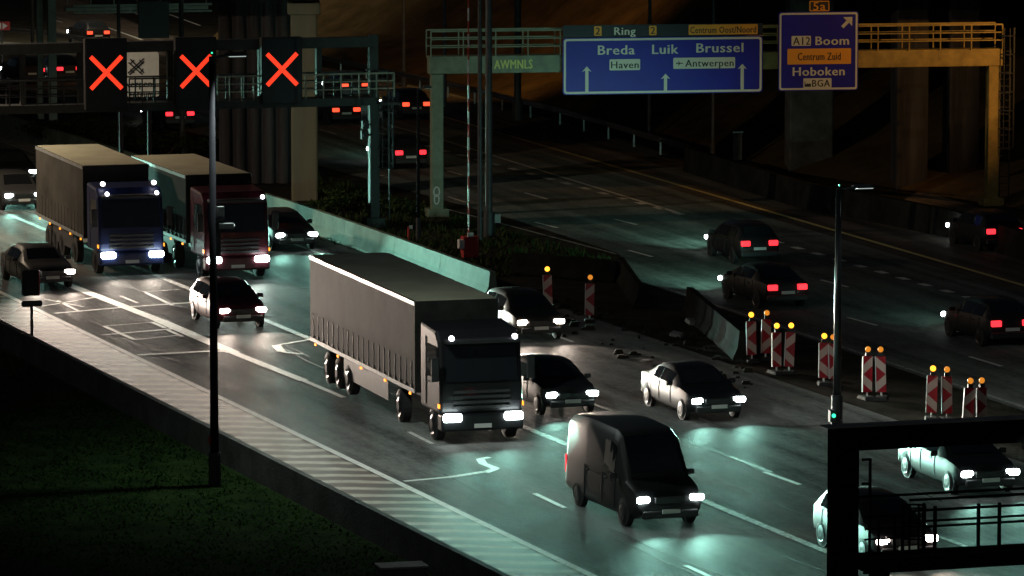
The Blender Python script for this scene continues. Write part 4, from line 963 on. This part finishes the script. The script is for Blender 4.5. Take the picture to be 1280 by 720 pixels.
GREYBOX = mat('trailer_grey', (.045, .043, .038), .8, var=.4, scale=.6, spec=.12)
DARKBOX = mat('trailer_dark', (.022, .022, .020), .8, var=.55, scale=.8, spec=.12)
t = make_truck(P['black'], DARKBOX, 'big truck with long dark trailer in the near lane at the centre of the picture', 12.6); LX['truck'] = 2.98; LZ['truck'] = .78
put(t, 'truck', (565, 524), (641, 518), 16.5, t['label'], GA)
t = make_truck(P['blue'], GREYBOX, 'dark blue truck with grey trailer and four roof lights left of the tall lamp post', 9.0, 3.9, (3.05, 3.9), bc=(1, .86, .72)); put(t, 'truck', (137, 321), (193, 316), 17.0, t['label'], GA)
t = make_truck(P['bordeaux'], DARKBOX, 'dark red truck right behind the tall lamp post in the middle lane', 8.5, 3.7, bc=(.85, 1, .9)); put(t, 'truck', (266, 327), (328, 322), 18.2, t['label'], GA)
# ------------------------------------------------------------------ grass, median growth, rubble, shrubs
rr = random.Random(11)
b = MB()
for k in range(60000):
    a, t_ = rr.uniform(24, 37.0), rr.uniform(-178, -104)
    if rr.random() > .35 + .65 * (math.sin(a * 1.7) * math.sin(t_ * .9 + a) > -.2): continue
    p = rd(a, t_); h = rr.choice((.03, .03, .04, .05, .09)) * rr.uniform(.7, 1.3); an = rr.uniform(0, 6.28); w_ = rr.uniform(.02, .05); dx, dy = math.cos(an) * w_, math.sin(an) * w_; lx, ly = rr.uniform(-.09, .09), rr.uniform(-.09, .09)
    b.poly([(p.x - dx, p.y - dy, -.01), (p.x + dx, p.y + dy, -.01), (p.x + lx, p.y + ly, h)])
tag(b.build('grass', M['blade']), 'short dark green grass on the bank in front of the parapet', 'grass', kind='stuff')
b = MB()
for k in range(9000):
    px, py = rr.uniform(395, 775), rr.uniform(212, 345)
    lo = 214 + (px - 395) * .29 + 5; hi = 290 + (px - 380) * .27
    if not lo < py < hi + 6: continue
    p = at(px, py); h = rr.uniform(.08, .5) * (.5 + .5 * math.sin(px * .09) * math.sin(py * .3)); an = rr.uniform(0, 6.28); w_ = .05; dx, dy = math.cos(an) * w_, math.sin(an) * w_
    b.poly([(p.x - dx, p.y - dy, -.03), (p.x + dx, p.y + dy, -.03), (p.x + rr.uniform(-.15, .15), p.y + rr.uniform(-.15, .15), max(.06, h))])
tag(b.build('median_weeds', M['leaf']), 'dark weeds covering the median behind the greenish barrier', 'weeds', kind='stuff')
b = MB()
for k in range(130):
    px = rr.uniform(640, 940); py = rr.uniform(0, 1) * 60 + 352 + (px - 640) * .27
    p = at(px, py); s = rr.choice((.05, .07, .09, .14)) * rr.uniform(.7, 1.5)
    b.box((p.x, p.y, s * .3), (s * 2, s * rr.uniform(1, 2), s), 0, None, rr.uniform(.5, .8))
tag(b.build('rubble', M['soil']), 'scattered broken stones and dirt on the closed part of the median', 'rubble', kind='stuff')
def slab(px, py, sx, sy, sz, rz, tilt, m, label):
    o = MB(); o.box((0, 0, 0), (sx, sy, sz), 0, None, .92); o = o.build('concrete_slab', m, bevel=.02); p = at(px, py); o.location = (p.x, p.y, sz * .5 + .03); o.rotation_euler = (R(tilt), R(tilt * .6), R(rz)); tag(o, label, 'slab')
slab(872, 406, .8, .5, .14, 20, 9, M['conc'], 'broken pale slab lying left of the slanting dark barrier')
slab(846, 421, .45, .3, .12, -30, 12, M['conc'], 'small broken slab lying left of the larger broken slab')
slab(808, 454, .5, .25, .08, 60, 4, M['conc'], 'small flat slab lying on the dirt beside the inner lane')
def shrub(px, py, w_, h_, label, seed):
    q = random.Random(seed); r = empty('shrub', at(px, py), 0, label, 'shrub', 'shrubs on the dark median at upper left'); st = MB()
    for i in range(5):
        an = q.uniform(0, 6.28); st.tube((0, 0, 0), (math.cos(an) * w_ * .3, math.sin(an) * w_ * .3, h_ * .7), .04, .015, 6)
    st.build('stem', M['bark'], r); lf = MB()
    for c in range(16):
        cx, cy_, cz = q.gauss(0, w_ * .28), q.gauss(0, w_ * .25), h_ * q.uniform(.3, .95)
        for i in range(70):
            p = Vector((cx + q.gauss(0, w_ * .11), cy_ + q.gauss(0, w_ * .11), max(.05, cz + q.gauss(0, h_ * .09)))); u = Vector((q.uniform(-1, 1), q.uniform(-1, 1), q.uniform(-1, 1))) * .09; v = Vector((q.uniform(-1, 1), q.uniform(-1, 1), q.uniform(-1, 1))) * .06
            lf.poly([p - u, p + v, p + u, p - v])
    lf.build('foliage', M['leaf'], r)
for i, (px, py, w_, h_, lb) in enumerate([(72, 182, 3.0, 1.3, 'low dark shrub beneath the left end of the lane gantry'), (118, 186, 2.6, 1.5, 'dark shrub beneath the leftmost red cross'), (158, 192, 2.8, 1.4, 'dark shrub below the white interchange panel'), (205, 198, 3.0, 1.2, 'dark shrub left of the mast by the middle red cross'), (430, 262, 2.4, .7, 'low dark bush left of the lane gantry leg'), (500, 268, 2.2, .6, 'low dark bush between the lane gantry leg and the green leg')]): shrub(px, py, w_, h_, lb, i + 5)
# ------------------------------------------------------------------ lamps of the place outside the picture
def street_lamp(p, h, watts, col, label, tgt, m='sodium', cone=140):
    r = empty('street_lamp', p, 0, label, 'street lamp'); b = MB(); b.tube((0, 0, -.2), (0, 0, h), .11, .07); b.build('pole', M['dsteel'], r)
    d = (Vector(tgt) - Vector(p)); d.z = 0; d.normalize(); b = MB(); b.bar((0, 0, h), d * 1.2 + Vector((0, 0, h + .1)), .08); b.build('arm', M['dsteel'], r)
    b = MB(); c = d * 1.5 + Vector((0, 0, h + .1)); b.box(c, (.7, .35, .14), taper=.8); b.build('lamp_head', M['dsteel'], r); b = MB(); b.box(c - Vector((0, 0, .085)), (.5, .24, .02)); b.build('lens', M[m], r)
    lamp('street_light', 'SPOT', watts, col, c - Vector((0, 0, .15)), Vector(tgt) - Vector(p), r, .15, cone, .6)
SOD = (1, .50, .13)
street_lamp((28, 196, 0), 11, SODIUM_W * 2.4, SOD, 'sodium street lamp beyond the right edge lighting the gantry end', (17, 205.6, 6.8), cone=58)
e = at(505, 108); street_lamp((e.x + 2.5, e.y - 14, 0), 14.5, SODIUM_W * 2.6, SOD, 'sodium street lamp lighting the brown embankment', (e.x + 2, e.y + 18, 4))
e = at(760, 165); street_lamp((e.x + 2, e.y - 3, 0), 13, SODIUM_W * .04, SOD, 'second sodium street lamp lighting the embankment behind the blue sign', (e.x, e.y + 18, 4))
street_lamp((-30, 300, 0), 14, SODIUM_W * 5, (1, .86, .6), 'street lamp over the slip road at the upper left', (-22, 315, 0))
street_lamp(tuple(at(600, 300)), 14, LAMP_W * .07, (.75, 1, .75), 'lamp on the median lighting the green gantry leg', (at(700, 260).x, at(700, 260).y, 0), 'led')
street_lamp(tuple(at(150, 210)), 13, LAMP_W * 1.2, (.9, 1, .85), 'street lamp on the median at the upper left', (at(60, 90).x, at(60, 90).y, 0), 'led')
